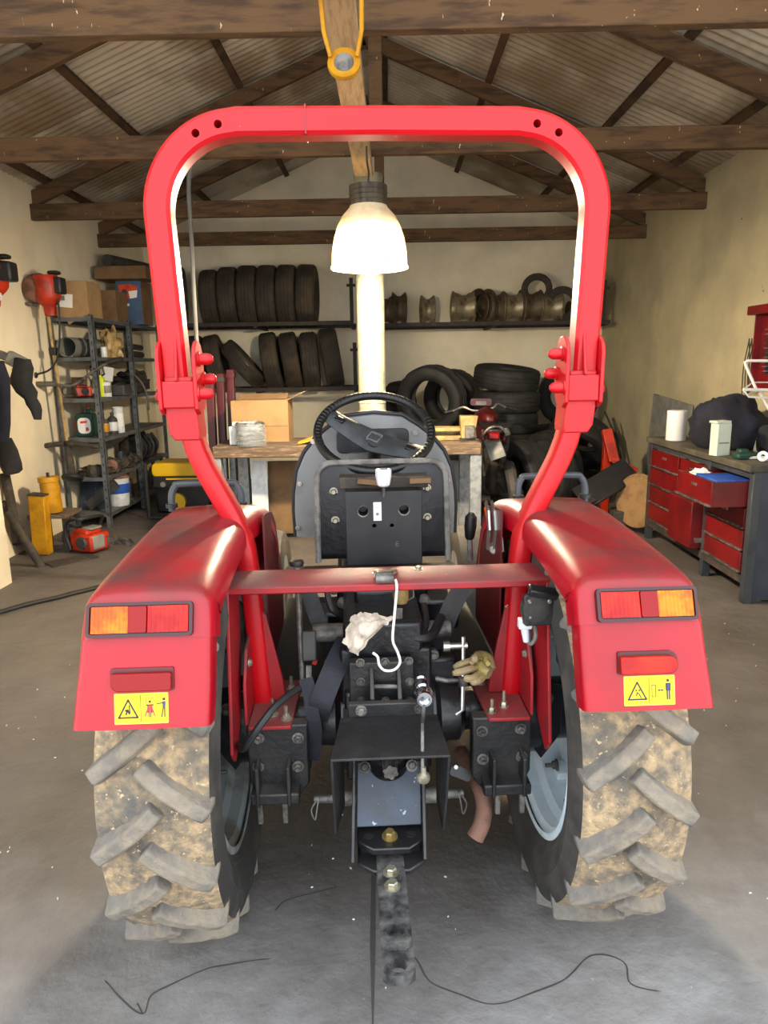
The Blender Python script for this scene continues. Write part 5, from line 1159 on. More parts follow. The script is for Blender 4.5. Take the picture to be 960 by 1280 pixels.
# bottom shelf
t = thing('paint_bucket', 'white and blue paint bucket with rusty rim on the bottom shelf', 'bucket', sh(149, 6.6, 5)); q = BASE[t]
m = MB(); m.lathe([(0,0),(.085,0),(.1,.25),(.104,.25),(.104,.26),(.098,.26),(.09,.02),(0,.02)], Matrix.Translation(q), 28); part('bucket_body', m, 'white_plastic', t)
m = MB(); m.lathe([(.0955,.12),(.0985,.12),(.1025,.21),(.0995,.21)], Matrix.Translation(q), 28, loop=True); part('bucket_label', m, 'blue', t)
m = MB(); m.lathe([(0,.26),(.106,.26),(.106,.275),(.09,.285),(0,.288)], Matrix.Translation(q), 28); part('lid', m, 'rust_pipe', t)
m = MB(); m.box((-2.74, 6.45, SZ[5]+.17), (.24,.01,.34), RX(-.3)); solo('metal_sheet', m, 'blue_grey', 'bluish grey sheet leaning on the bottom shelf', 'sheet')
m = MB(); m.box((-2.62, 6.36, SZ[5]+.14), (.34,.05,.09), RY(-.65)); solo('angle_iron', m, 'dark_grey', 'dark iron section propped across the bottom shelf', 'iron')
for k, (Y, r) in enumerate(((7.0,.05),(7.5,.07),(7.8,.05))):
    bottle('old_bottle', V((-2.62, Y, SZ[5]+.0005)), r, .25, 'dark_grey', 'worn_steel', ['murky bottle beside the second upright on the bottom shelf', 'large murky jar at the dark end of the bottom shelf', 'murky bottle at the far end of the bottom shelf'][k])
# generator on the floor
q = onz(226, 652); q = V((-1.95, 6.75, 0)); t = thing('generator', 'yellow and black portable generator on the floor behind the left fender', 'generator', q)
m = MB()
for x in (-.31, .31): m.tube(smoothpath([q+V((x,-.24,.02)), q+V((x,-.24,.48)), q+V((x,-.2,.53)), q+V((x,.2,.53)), q+V((x,.24,.48)), q+V((x,.24,.02))], 4), .016, 10)
for z in (.02,): m.tube([q+V((-.31,-.24,z)), q+V((.31,-.24,z))], .014, 8)
part('tube_frame', m, 'cable', t, kind='stuff')
m = MB(); m.prism(rrect(-.27,.40,.27,.53,.04), .36, XZ(q-V((0,.2,0)))); part('fuel_tank', m, 'yellow_clean', t, bevel=.012)
m = MB(); m.box(q+V((0,0,.2)), (.52,.34,.3)); part('engine', m, 'oily_black', t, bevel=.02)
m = MB(); m.box(q+V((0,-.215,.36)), (.5,.02,.1)); pn = part('control_panel', m, 'plate_black', t)
for dx in (-.16, -.05, .05): m = MB(); m.cyl(q+V((dx,-.225,.335)), q+V((dx,-.24,.335)), .025, n=14); part('dial', m, 'bright_steel', pn)
m = MB(); m.box(q+V((.02,-.228,.385)), (.3,.004,.015)); part('stripe', m, 'yellow_clean', pn)
m = MB(); m.lathe([(0,0),(.085,0),(.08,.03),(0,.035)], frame(q+V((-.05,-.18,.16)), (0,-1,0)), 24); part('recoil_cover', m, 'yellow_clean', t)

# --- hanging garden machines and straps by the left wall
def brush_cutter(eng, end, label, hd=True, hx=1):
    t = thing('brush_cutter', label, 'brush cutter', (eng.x, eng.y, end.z)); d = (end-eng).normalized(); sx = V((1,0,0))
    m = MB(); m.blob(eng+V((-.05,0,.03)), (.13,.12,.12), 2, .12, 1.5); part('fuel_tank', m, 'rust_pipe', t)
    m = MB(); M = frame(eng+V((.03,-.03,.13)), d, sx); m.lathe([(0,0),(.09,0),(.10,.03),(.10,.17),(.085,.2),(.05,.24),(.045,.31),(.0,.315)], M, 20); part('engine_cover', m, 'orange_red', t, smooth=50)
    m = MB(); m.box(eng+V((.125,-.02,.05)), (.085,.12,.13)); m.box(eng+V((.10,-.02,.15)), (.09,.08,.03)); part('air_filter', m, 'cable', t, bevel=.02)
    m = MB(); m.tube([eng+V((-.18,-.05,-.08)), eng+V((-.05,-.05,-.1))], .012, 8); part('pull_cord_grip', m, 'worn_steel', t)
    m = MB(); m.tube([eng+d*.15, end], .0135, 10); part('shaft', m, 'bag_tan', t)
    if hd:
        q = lerp(eng, end, .47)
        m = MB(); m.tube(smoothpath([q+V((-.30,-.03,.02)), q+V((-.1,-.04,.0)), q+V((.05,-.05,-.01)), q+V((.16,-.06,-.01)), q+V((.32,-.07,.09)), q+V((.48,-.08,.17))], 6), .011, 8); part('handle_bar', m, 'worn_steel', t)
        m = MB(); m.cyl(q+V((-.17,-.035,.0)), q+V((-.0,-.04,0)), .022, n=12); part('grip', m, 'hose_grey', t)
        m = MB(); m.cyl(q+V((.46,-.08,.165)), q+V((.58,-.085,.19)), .022, n=12); part('grip', m, 'cable', t)
        m = MB(); m.box(q+V((-.32,-.04,.08)), (.09,.07,.08)); m.cyl(q+V((-.3,-.04,.08)), q+V((-.15,-.04,.07)), .026, n=10); part('throttle_grip', m, 'cable', t, bevel=.01)
        m = MB(); m.tube(smoothpath([q+V((-.18,-.04,.07)), q+V((-.03,-.05,.12)), q+V((.05,-.05,.25)), eng+V((.12,-.05,-.2)), eng+V((.12,-.05,.02))], 6), .008, 8); part('throttle_cable', m, 'cable', t)
        k = lerp(eng, end, .3); m = MB(); m.box(k, (.06,.06,.06)); part('clamp', m, 'cable', t, bevel=.008)
        g = end-d*.02; m = MB(); m.tube([g-d*.32, g-d*.2, g-d*.05, g], [.02,.03,.035,.05], 14); part('gear_case', m, 'grime', t)
        m = MB(); m.lathe([(0,-.02),(.085,-.015),(.09,0),(.085,.015),(.03,.03),(0,.03)], frame(g, (d+V((0,-.5,0))), sx), 24); part('blade_guard', m, 'cable', t)
        gq = lerp(eng, end, .795)
        for s_ in (-1, 1): m = MB(); m.tube([gq+V((s_*.02,-.02,0)), gq+V((s_*.12,-.025,-.005)), gq+V((s_*.28,-.03,-.03))], [.024,.022,.018], 10); part('cutter_blade', m, 'grime', t)
    else:
        m = MB(); m.box(eng+V((-.02,-.06,-.11)), (.16,.1,.06)); part('exhaust_cover', m, 'white_plastic', t, bevel=.01)
brush_cutter(at(56, 366, 5.95), at(91, 600, 6.0), 'orange brush cutter hanging upright in front of the shelf rack')
brush_cutter(at(-9, 350, 5.15), at(-6, 470, 5.25), 'second orange brush cutter cut off by the left edge of the picture', False)
def cloth(name, pts, th, mm, label, cat, seed=0, amp=.04):
    """hanging soft thing: outline of (left px, right px, py) rows at distance Y"""
    m = MB(); rows = [(at(a, y, Y), at(b_, y, Y)) for a, b_, y, Y in pts]; n = len(rows)
    vs = []; K = 14
    for i, (a, b_) in enumerate(rows):
        for j in range(K):
            ang = 2*pi*j/K; u = .5+.5*cos(ang); p = a.lerp(b_, u); p = p+V((0, -th*sin(ang)*(.8+.5*noise.noise(p*8+V((seed,0,0)))), 0)); p = p+V((0, amp*noise.noise(p*7+V((seed,2,0))), amp*.4*noise.noise(p*9)))
            vs.append(p)
    m.add(vs, [(i*K+j, i*K+(j+1) % K, (i+1)*K+(j+1) % K, (i+1)*K+j) for i in range(n-1) for j in range(K)]+[tuple(range(K))[::-1], tuple((n-1)*K+j for j in range(K))])
    return solo(name, m, mm, label, cat, smooth=60)
cloth('harness', [(18,38,448,5.2),(14,40,462,5.2),(12,40,478,5.2),(22,46,490,5.2),(30,44,498,5.2),(31,50,506,5.2),(38,52,513,5.2),(43,50,525,5.2)], .05, 'black_cloth', 'black padded harness hanging on the left wall', 'harness', 1)
cloth('work_jacket', [(-14,3,452,4.85),(-20,12,475,4.85),(-20,14,500,4.85),(-20,12,530,4.85),(-20,11,550,4.85)], .06, 'navy_cloth', 'dark blue jacket hanging at the left picture edge', 'jacket', 2)
cloth('tool_bag', [(-4,14,548,5.1),(-2,22,562,5.1),(0,27,580,5.1),(4,27,588,5.1),(8,22,592,5.1)], .06, 'black_cloth', 'black bag hanging low at the left picture edge', 'bag', 3, .02)
m = MB(); m.box(at(22,452,5.3), (.16,.06,.10), RY(.5)); m.box(at(27,458,5.28), (.09,.07,.12), RY(.5)); m.box(at(8,446,5.32), (.14,.04,.06), RY(.4))
solo('hedge_tool_head', m, 'greypaint', 'grey tool head with orange knobs hanging above the black harness', 'tool', bevel=.012)
m = MB(); m.tube([at(6,592,5.2), at(14,630,5.15), at(22,680,5.0)], .035, 10); solo('fence_post', m, 'grime', 'dark upright post standing at the left wall corner', 'post')
for k, (a, b_, r) in enumerate((((10,640,5.0),(54,712,4.95),.03),((4,628,5.15),(40,690,5.3),.035))):
    m = MB(); m.cyl(at(*a), at(*b_), r, n=12); solo('wooden_pole', m, 'grime', ['dark pole leaning forward against the left wall corner', 'second dark pole leaning behind the first at the left wall corner'][k], 'pole')
# yellow jack parts and small stand
q = onz(62, 690); y0 = 5.3
a, b_ = at(48, 693, y0), at(48, 617, y0)
t = thing('yellow_post', 'square yellow iron post standing on the floor by the left wall', 'post', at(50, 693, y0))
m = MB(); m.bar(at(54,692,y0), at(48,618,y0), .12, .09, up=(0,1,0)); part('post_tube', m, 'yellow', t, bevel=.006)
m = MB(); m.bar(at(48,619,y0), at(47.9,617,y0), .13, .1, up=(0,1,0)); part('cap_plate', m, 'grime', t)
t = thing('hydraulic_jack', 'yellow cylinder jack leaning beside the square yellow post', 'jack', at(67, 640, 5.4))
a, b_ = at(67,640,5.4), at(60,596,5.4); d = (b_-a)
m = MB(); m.lathe([(0,0),(.066,0),(.07,.01),(.07,d.length*.85),(.078,d.length*.87),(.078,d.length),(0,d.length)], frame(a, d), 24); part('cylinder', m, 'yellow', t)
m = MB(); m.cyl(b_, b_+d*.12, .012, n=10); part('plunger', m, 'cable', t)
t = thing('small_stand', 'low wooden topped stand under the yellow cylinder jack', 'stand', (at(72,690,5.45).x, 5.5, 0)); q = BASE[t]; zs = at(67,641,5.4).z-.005
m = MB(); m.box(q+V((0,-.02,zs-.015)), (.3,.3,.03)); part('top_board', m, 'wood_bench', t, bevel=.004)
for x, y in ((-.12,-.12),(.12,-.12),(-.12,.1),(.12,.1)): m = MB(); m.box(q+V((x,y,(zs-.03)/2)), (.035,.035,zs-.03)); part('leg', m, 'dark_grey', t)
q = onz(100, 690); chainsaw(V((q.x+.08, q.y+.02, 0)), 1.0, 'orange chainsaw resting on the floor below the shelf rack', -.4)
m = MB(); a, b_ = onz(60, 706, .006), onz(118, 694, .006); m.bar(a, b_, .16, .01); solo('floor_plate', m, 'grime', 'flat dark iron plate lying on the floor beside the chainsaw', 'plate')
m = MB(); m.tube(smoothpath([onz(-60,784,.016), onz(0,765,.016), onz(35,755,.016), onz(70,747,.016), onz(110,737,.016), onz(180,722,.016), onz(300,716,.016)], 6), .014, 8); solo('power_cable', m, 'cable', 'thick black cable lying across the floor at the left', 'cable')
# rod with hook hanging from the second tie
m = MB(); Yh = 4.42
m.tube(smoothpath([at(251,170,Yh), at(256,176,Yh), at(256,190,Yh), at(246,199,Yh), at(238,212,Yh), at(236,240,Yh), at(239,290,Yh), at(242,360,Yh), at(246,430,Yh), at(249,480,Yh), at(256,540,Yh), at(264,596,Yh)], 6), .013, 8)
solo('hanging_hose', m, 'hose_grey', 'thin grey hose hanging from the second roof tie at the left', 'hose')

# --- rear work bench with its load
YBn = 5.3; zb0 = at(430, 556, YBn).z; xl, xr = at(265, 560, YBn).x, at(602, 560, YBn).x
bn = thing('work_bench', 'old timber topped bench with pale steel legs in front of the pole', 'bench', ((xl+xr)/2, YBn+.3, 0))
for i in range(3): m = MB(); m.box(((xl+xr)/2, YBn+.1+i*.2, zb0-.045), (xr-xl, .196, .09)); part('plank', m, 'wood_bench', bn, bevel=.008)
for px, dy in ((272,.06),(306,.5),(594,.06),(580,.5)):
    x = at(px, 600, YBn+dy).x; m = MB(); m.box((x, YBn+dy, (zb0-.09)/2), (.085, .085, zb0-.09)); part('leg', m, 'galv_leg', bn, bevel=.004)
m = MB(); m.box(((xl+xr)/2, YBn+.5, .25), (xr-xl-.1, .06, .06)); part('stretcher', m, 'galv_leg', bn)
m = MB(); m.box((at(324,600,5.65).x, 5.66, .38), (.13,.02,.55), RX(-.08)); solo('white_board', m, 'white_plastic', 'narrow white board standing under the bench', 'board')
m = MB(); m.box((at(356,600,5.75).x, 5.75, .34), (.27,.02,.6), RX(-.06)); solo('brown_panel', m, 'carton_dark', 'brown wooden panel standing under the bench', 'panel')
m = MB(); m.blob((at(325,630,5.55).x, 5.5, .12), (.1,.1,.12), 5, .2, flat=-.12); solo('black_bundle', m, 'black_cloth', 'small black bundle under the left of the bench', 'bundle')
for k, (px, h, wd) in enumerate(((555,.5,.12),(570,.62,.07),(545,.35,.15))):
    m = MB(); m.box((at(px,600,5.7).x, 5.72+k*.09, h/2), (wd,.06,h)); solo('metal_offcut', m, ['blue_grey','greypaint','dark_grey'][k], ['bluish box section standing under the right end of the bench','tall grey strip standing under the right end of the bench','dark block under the right end of the bench'][k], 'offcut', bevel=.005)
# open carton
a, b_ = at(292, 545, 5.62), at(362, 545, 5.62); h = at(330, 501, 5.55).z-zb0; c = V(((a.x+b_.x)/2, 5.72, zb0+.001)); wd = b_.x-a.x
t = thing('open_carton', 'open brown cardboard box with raised flap on the bench', 'box', c)
m = MB(); D = .28; th = .005
for s_ in (-1, 1): m.box(c+V((s_*(wd/2-th/2),0,h/2)), (th,D,h)); m.box(c+V((0,s_*(D/2-th/2),h/2)), (wd-2*th,th,h))
m.box(c+V((0,0,th/2)), (wd-2*th,D-2*th,th)); part('box_body', m, 'carton', t)
m = MB(); m.box(c+V((wd/2+.06,0,h+.03)), (.15,D,th), RY(-.45)); part('flap', m, 'carton', t)
m = MB(); m.box(c+V((-.02,D/2+.04,h+.02)), (wd*.9,.12,th), RX(.3)); part('flap', m, 'carton', t)
m = MB(); m.box(c+V((0,-D/2-.0015,h*.38)), (wd,.002,.006)); part('crease', m, 'carton_dark', t)
q = at(306, 551, 5.42); t = thing('foam_tray', 'white foam tray filled with pale parts on the bench', 'tray', V((q.x, 5.46, zb0+.001))); q = BASE[t]
m = MB(); m.box(q+V((0,0,.07)), (.22,.16,.14)); body = part('tray_body', m, 'white_plastic', t, bevel=.006)
for k in range(5): m = MB(); m.box(q+V((-.07+.035*k,-.03,.155)), (.028,.08,.035)); part('pale_part', m, 'cream_paint', body, bevel=.004)
q = at(312, 553, 5.32); q = V((q.x, 5.375, zb0+.001)); t = thing('wrapped_coil', 'coil of black cable shrink wrapped in clear film on the bench', 'coil', q)
for k in range(5): m = MB(); m.lathe([(.10+.012*cos(a_), .022+k*.034+.016*sin(a_)) for a_ in [2*pi*i/8 for i in range(8)]], Matrix.Translation(q), 32, loop=True); part('cable_turn', m, 'clear_wrap', t)
m = MB(); m.lathe([(.118,.0),(.121,.05),(.117,.10),(.112,.16),(.06,.185),(.0,.18)], Matrix.Translation(q), 32, caps=False)
film = mat('film', (225,230,232), .12, alpha=.22, spec=.9, bump=.6, bscale=25); part('plastic_film', m, 'film', t)
m = MB(); a = at(372,552,5.38); b_ = at(428,540,5.5)
def env(u, v): p = V((lerp(a.x,b_.x,u), 5.36+.3*v, zb0+.012+.012*sin(pi*u)+.03*u*v)); return p+V((0,0,.018*noise.noise(p*14)))
m.grid(env, 12, 8, th=.004); solo('yellow_folder', m, 'yellow_paper', 'creased yellow paper folder lying on the bench behind the cowl', 'paper')
# iron channel and vice on the right of the bench
m = MB(); a, b_ = at(530,549,5.5), at(577,549,5.5)
for dz, hh in ((.02,.035),(.085,.03)): m.box(((a.x+b_.x)/2, 5.55, zb0+dz), (b_.x-a.x+.1, .14, hh))
m.box(((a.x+b_.x)/2, 5.61, zb0+.05), (b_.x-a.x+.1, .02, .1)); solo('brass_channel', m, 'bag_tan', 'yellowish iron channel lying on the bench beside the vice', 'channel', bevel=.004)
q = V((at(586,550,5.42).x, 5.42, zb0+.001)); t = thing('bench_vice', 'yellowish bench vice at the right end of the bench', 'vice', q)
m = MB(); m.prism([(-.055,.02),(.06,.02),(.055,.1),(.07,.19),(-.065,.19),(-.06,.1)], .12, XZ(q)); part('vice_body', m, 'bag_tan', t, bevel=.006)
m = MB(); m.box(q+V((.005,-.02,.07)), (.07,.04,.10)); part('jaw_block', m, 'worn_steel', t, bevel=.006)
m = MB(); m.box(q+V((0,.06,.01)), (.14,.16,.02)); part('vice_base', m, 'grime', t)
# dark red hoist posts at the left
for k, (px, y0_, y1_) in enumerate(((263,467,470),(275,467,480),(287,462,470))):
    q = at(px, 520, 6.0+.12*k); top = at(px-1+k, y0_, 6.0+.12*k); m = MB(); m.bar((q.x, q.y, 0), top, .062, .06, up=(0,1,0)); t = thing('hoist_leg', ['left','middle','right'][k]+' one of three dark red hoist legs behind the hanging hose', 'hoist leg', (q.x, q.y, 0)); part('leg_tube', m, 'dark_red', t, bevel=.004)
    m = MB(); m.box(top-V((0,.0,.05)), (.075,.07,.04)); part('collar', m, 'dark_grey' if k == 1 else 'dark_red', t, bevel=.003)
    m = MB(); m.bar((q.x+.07, q.y+.06, 0), (q.x+.075, q.y+.06, .72), .05, .05, up=(0,1,0)); part('grey_sleeve', m, 'galv_leg', t)

# --- motorbike
Ym = 6.0; g = onz(644, 680); mk = thing('dirt_bike', 'small red trail motorbike leaning on the tyre heap, seen from behind', 'motorbike', (at(640,680,Ym).x, Ym, 0))
wc_ = at(636, 612, Ym); lean = V((-.16, 0, 1)).normalized(); axl = V((1, -.12, .16)).normalized(); fwd = axl.cross(V((0,0,1))); fwd = V((.10, 1, 0)).normalized()
wr = .29; wc_.z = wr
wc_.x = at(641,640,Ym).x
M = frame(wc_, axl, fwd)
m = MB(); m.lathe([(wr-.05,-.035),(wr-.02,-.045),(wr,-.02),(wr,.02),(wr-.02,.045),(wr-.05,.035),(wr-.06,0)], M, 48, loop=True); wt = part('rear_tyre', m, 'rubber', mk)
m = MB(); m.lathe([(wr-.052,-.025),(wr-.065,-.02),(wr-.065,.02),(wr-.052,.025)], M, 40, loop=True); m2 = part('wheel_rim', m, 'worn_steel', wt)
m = MB(); m.cyl(M @ V((0,0,-.06)), M @ V((0,0,.06)), .035, n=14); part('hub', m, 'dark_grey', wt)
m = MB()
for i in range(18): a = 2*pi*i/18; m.tube([M @ V((.03*cos(a),.03*sin(a),.03*(1 if i % 2 else -1))), M @ V(((wr-.06)*cos(a+.25),(wr-.06)*sin(a+.25),0))], .002, 4)
part('spokes', m, 'bright_steel', wt, kind='stuff')
top = at(617, 548, Ym-.25)
m = MB(); m.sweep(smoothpath([at(614,548,Ym-.15), at(619,562,Ym-.26), at(623,573,Ym-.28)], 4), rectp(.13,.012,.003), up=(0,1,.3), scl=None); part('mudguard', m, 'greypaint', mk)
m = MB(); m.box(at(617,545,Ym-.24), (.10,.05,.06)); part('tail_light', m, 'lens_deep', mk, bevel=.015)
m = MB(); m.box(at(613,534,Ym+.05), (.15,.5,.05), RX(.05)); part('saddle', m, 'vinyl_black', mk, bevel=.02)
for s_ in (-1, 1): m = MB(); m.box(at(613+s_*13,541,Ym+.1), (.03,.4,.1)); part('side_panel', m, 'dark_red', mk, bevel=.01)
m = MB(); m.tube(smoothpath([at(602,546,Ym-.18), at(612,535,Ym-.2), at(625,534,Ym-.2), at(633,541,Ym-.18)], 4), .012, 8); part('grab_rail', m, 'worn_steel', mk)
m = MB(); m.blob(at(608,523,Ym+.45), (.11,.22,.1), 4, .1); part('fuel_tank', m, 'dark_red', mk)
hz_ = [at(556,516,Ym+.75), at(566,514,Ym+.75), at(579,509,Ym+.72), at(590,513,Ym+.7), at(604,513,Ym+.7), at(616,510,Ym+.7), at(622,505,Ym+.72), at(632,509,Ym+.75), at(645,512,Ym+.75)]
m = MB(); m.tube(smoothpath(hz_, 4), .012, 8); hbr = part('handlebar', m, 'bright_steel', mk)
for i in ((0, 1), (7, 8)): m = MB(); m.tube([hz_[i[0]], hz_[i[1]]], .019, 8); part('grip', m, 'cable', hbr)
m = MB(); m.prism(rrect(-.10,-.03,.10,.035,.02), .02, frame(at(601,503,Ym+.8), (0,-1,.1), (1,0,-.02))); np_ = part('front_plate', m, 'dark_red', mk)
m = MB(); m.prism(rrect(-.05,-.018,.05,.018,.01), .022, frame(at(601,504,Ym+.8), (0,-1,.1), (1,0,-.02))); part('lamp_back', m, 'greypaint', np_)
for s_ in (-1, 1): m = MB(); m.tube([at(603+s_*6,514,Ym+.72), at(608+s_*7,560,Ym+.95), V((at(612+s_*8,600,Ym+1.1).x, Ym+1.0, .3))], .018, 8); part('fork_leg', m, 'worn_steel', mk)
fc = V((at(612,600,Ym+1.1).x+.0, Ym+1.05, .3)); m = MB(); m.lathe([(.25,-.03),(.29,-.03),(.30,0),(.29,.03),(.25,.03)], frame(fc, axl, fwd), 40, loop=True); part('front_tyre', m, 'rubber', mk)
m = MB(); m.tube([at(632,536,Ym-.1), at(634,545,Ym-.12)], [.03,.03], 12); m.tube(smoothpath([at(633,541,Ym-.12), at(632,560,Ym+.1), at(622,600,Ym+.3)], 4), .025, 10); part('exhaust', m, 'worn_steel', mk, kind='stuff')
m = MB(); m.box((wc_.x-.06, Ym+.45, .38), (.2,.35,.3)); part('engine', m, 'grime', mk, bevel=.03)
for s_ in (-1, 1): m = MB(); m.bar(wc_+axl*s_*.07, V((wc_.x-.05+s_*.06, Ym+.4, .35)), .03, .05); part('swing_arm', m, 'dark_grey', mk)

# --- right corner: orange stand, rods, panel, tray, disc
t = thing('orange_stand', 'orange iron engine stand in the right back corner', 'stand', (at(785,600,6.6).x, 6.6, 0))
m = MB(); m.bar(at(758,537,6.5), at(767,577,6.4), .09, .07, up=(0,1,0)); part('upright', m, 'orange_red', t, bevel=.006)
m = MB(); m.bar(at(766,574,6.4), at(796,590,6.35), .07, .06); part('cross_beam', m, 'orange_red', t, bevel=.006)
m = MB(); q = at(760,540,6.5); m.bar((q.x, 6.52, 0), q, .07, .07, up=(0,1,0)); part('column', m, 'orange_red', t, bevel=.005)
for k, (a, b_) in enumerate((((756,515,8.0),(776,560,7.6)),((766,523,7.8),(784,592,7.4)))):
    m = MB(); m.cyl(at(*a), at(*b_), .012, n=8); solo('iron_rod', m, 'dark_grey', ['left','right'][k]+' one of two thin iron rods leaning in the back right corner', 'rod')
m = MB(); vs = [V((2.53,6.1,.0)), V((2.53,7.0,.0)), V((2.585,7.0,1.08)), V((2.585,6.1,1.02))]; m.add(vs+[p+V((-.012,0,0)) for p in vs], [(0,1,2,3),(7,6,5,4),(0,4,5,1),(1,5,6,2),(2,6,7,3),(3,7,4,0)]); solo('leaning_sheet', m, 'greypaint', 'pale grey sheet leaning on the right wall behind the tool bench', 'sheet')
m = MB(); m.prism([(-.26,-.12),(.26,-.12),(.26,.12),(-.26,.12)], .03, frame(at(757,606,5.9), (-.35,-1,.9), (1,.1,.62))); bt = solo('black_board', m, 'plate_black', 'black flat board tilted against the clutter in the right corner', 'panel', bevel=.008)
m = MB(); q = at(764,640,5.6)
for k in range(7): m.box(q+V((random.uniform(-.25,.25), random.uniform(-.1,.3), random.uniform(-.3,.05))), (.15,.12,.12), RZ(k) @ RX(k*.7))
solo('scrap_heap', m, 'grime', 'dark heap of scrap under the black tilted panel', 'scrap', kind='stuff', bevel=.01)
m = MB(); M = frame(at(797,626,5.7), (-1,-.55,.12)); m.lathe([(0,-.01),(.22,-.01),(.225,0),(.22,.01),(0,.012)], M, 40); m2 = solo('round_board', m, 'tan_disc', 'round tan board leaning against the far end of the tool bench', 'board')

# --- red drawer bench along the right wall
BX = 2.05; ya, yb = 3.98, 5.56; zt_ = atx(801, 543, BX).z
zt_ = .5*(atx(801,543,BX).z+atx(945,581,BX).z)
tb = thing('tool_bench', 'long workshop bench with red drawers along the right wall', 'bench', ((BX+XR)/2, (ya+yb)/2, 0))
m = MB(); m.box(((BX+XR)/2-.01, (ya+yb)/2, zt_-.02), (XR-BX+.04, yb-ya+.06, .04)); part('bench_top', m, 'bench_top', tb, bevel=.004)
m = MB(); m.box((BX+.012, (ya+yb)/2, zt_-.055), (.025, yb-ya+.04, .05)); part('top_rail', m, 'bench_frame', tb)
m = MB(); m.box((BX+.012, (ya+yb)/2, .135), (.03, yb-ya, .05)); part('bottom_rail', m, 'grime', tb, bevel=.003)
for y in (ya, 4.53, yb): m = MB(); m.box((BX+.02, y, zt_/2-.02), (.05, .05, zt_-.04)); part('post', m, 'bench_frame', tb, bevel=.003)
m = MB(); m.box((XR-.02, (ya+yb)/2, zt_/2+.05), (.02, yb-ya, zt_-.2)); m3 = part('back_panel', m, 'bench_side', tb)
m = MB(); m.box((BX+.30, ya-.01, zt_/2-.01), (.52, .02, zt_-.06)); part('end_panel', m, 'bench_side', tb, bevel=.003)
m = MB(); m.box(((BX+XR)/2, (ya+yb)/2, .16), (XR-BX-.06, yb-ya-.05, .02)); part('floor_tray', m, 'bench_side', tb)
def drawer(y0, y1, z0, z1, pull=0, handle=True, deep=.3):
    m = MB(); x = BX-pull; m.box((x, (y0+y1)/2, (z0+z1)/2), (.018, y1-y0-.012, z1-z0-.008))
    d = part('drawer', m, 'cab_red', tb, bevel=.003)
    m = MB(); m.box((x-.012, (y0+y1)/2, z0+.012), (.02, y1-y0-.012, .012)); part('drawer_lip', m, 'worn_steel', d, bevel=.002)
    if handle: m = MB(); yc = lerp(y0, y1, .48); m.box((x-.011, yc, lerp(z0,z1,.66)), (.006, .07, .018)); part('drawer_badge', m, 'bright_steel', d, bevel=.002)
    if pull:
        for y in (y0+.01, y1-.01): m = MB(); m.box((x+deep/2, y, (z0+z1)/2), (deep, .006, z1-z0-.012)); part('drawer_side', m, 'cab_red', d)
        m = MB(); m.box((x+deep/2, (y0+y1)/2, z0+.012), (deep, y1-y0-.02, .006)); part('drawer_bottom', m, 'cab_red', d)
    return d
Z0, Z1 = .165, zt_-.085
for i in range(4): drawer(4.99, 5.53, lerp(Z0,Z1,i/4), lerp(Z0,Z1,(i+1)/4), 0, i == 3)
drawer(4.56, 4.97, lerp(Z0,Z1,.72), Z1, 0, True)
drawer(4.56, 4.97, lerp(Z0,Z1,.60), lerp(Z0,Z1,.70), 0, False)
m = MB(); m.box((BX-.03, 4.76, lerp(Z0,Z1,.29)), (.09, .38, (Z1-Z0)*.56)); dr = part('cupboard_door', m, 'cab_red', tb, bevel=.006)
m = MB(); m.box((BX-.02, 4.56, lerp(Z0,Z1,.12)), (.05, .03, .03)); part('door_latch', m, 'bright_steel', dr)
for i in range(3): drawer(4.01, 4.51, lerp(Z0,Z1,i*.233), lerp(Z0,Z1,(i+1)*.233), 0, i == 2)
op = drawer(4.01, 4.51, lerp(Z0,Z1,.70), lerp(Z0,Z1,.98), .20, True)
zd = lerp(Z0,Z1,.98)
m = MB(); m.box((BX-.08, 4.17, zd-.02), (.20, .28, .045)); solo('blue_tray', m, 'blue', 'bright blue tray lying in the open red drawer', 'tray', bevel=.006)
m = MB(); m.blob((BX-.1, 4.42, zd-.02), (.06,.07,.03), 3, .5, 3); solo('white_rag', m, 'white_paper', 'crumpled white paper in the far end of the open drawer', 'paper')
m = MB(); m.bar(onz(816,660,.03), onz(828,656,.03), .05, .05); solo('paper_tube', m, 'cream_paint', 'pale scrap lying under the tool bench', 'scrap')
# on the bench top
zb = zt_+.0005
def onb(px, Y): q = at(px, 540, Y); return V((q.x, Y, zb))
q = onb(845, 5.3); t = thing('paper_roll', 'white paper roll standing on the far end of the tool bench', 'paper roll', q)
m = MB(); m.lathe([(.022,0),(.068,0),(.07,.004),(.07,.216),(.067,.22),(.022,.22)], Matrix.Translation(q), 32, loop=True); part('roll_paper', m, 'white_paper', t)
m = MB(); m.lathe([(.019,.001),(.022,.001),(.022,.221),(.019,.221)], Matrix.Translation(q), 20, loop=True); part('core_tube', m, 'carton', t)
q = onb(904, 4.38); t = thing('carton', 'pale upright carton standing on the tool bench before the dark jacket', 'box', q)
m = MB(); m.box(q+V((0,.03,.10)), (.095,.07,.2), RZ(.25)); part('box_body', m, 'carton_pale', t, bevel=.003)
m = MB(); m.box(q+V((-.008,.03,.208)), (.10,.075,.014), RZ(.25)); part('lid', m, 'carton_pale', t, bevel=.002)
m = MB(); m.box(q+RZ(.25) @ V((0,-.0365,0))+V((0,.03,.08)), (.07,.001,.008), RZ(.25)); part('print_line', m, 'greypaint', t)
m = MB(); c = at(905, 515, 5.1); m.blob((2.28, 4.82, zb+.15), (.24,.24,.20), 11, .24, 1.7, 30, 20, flat=-.15); solo('dark_jacket', m, 'navy_cloth', 'dark blue jacket heaped on the tool bench', 'jacket', smooth=70)
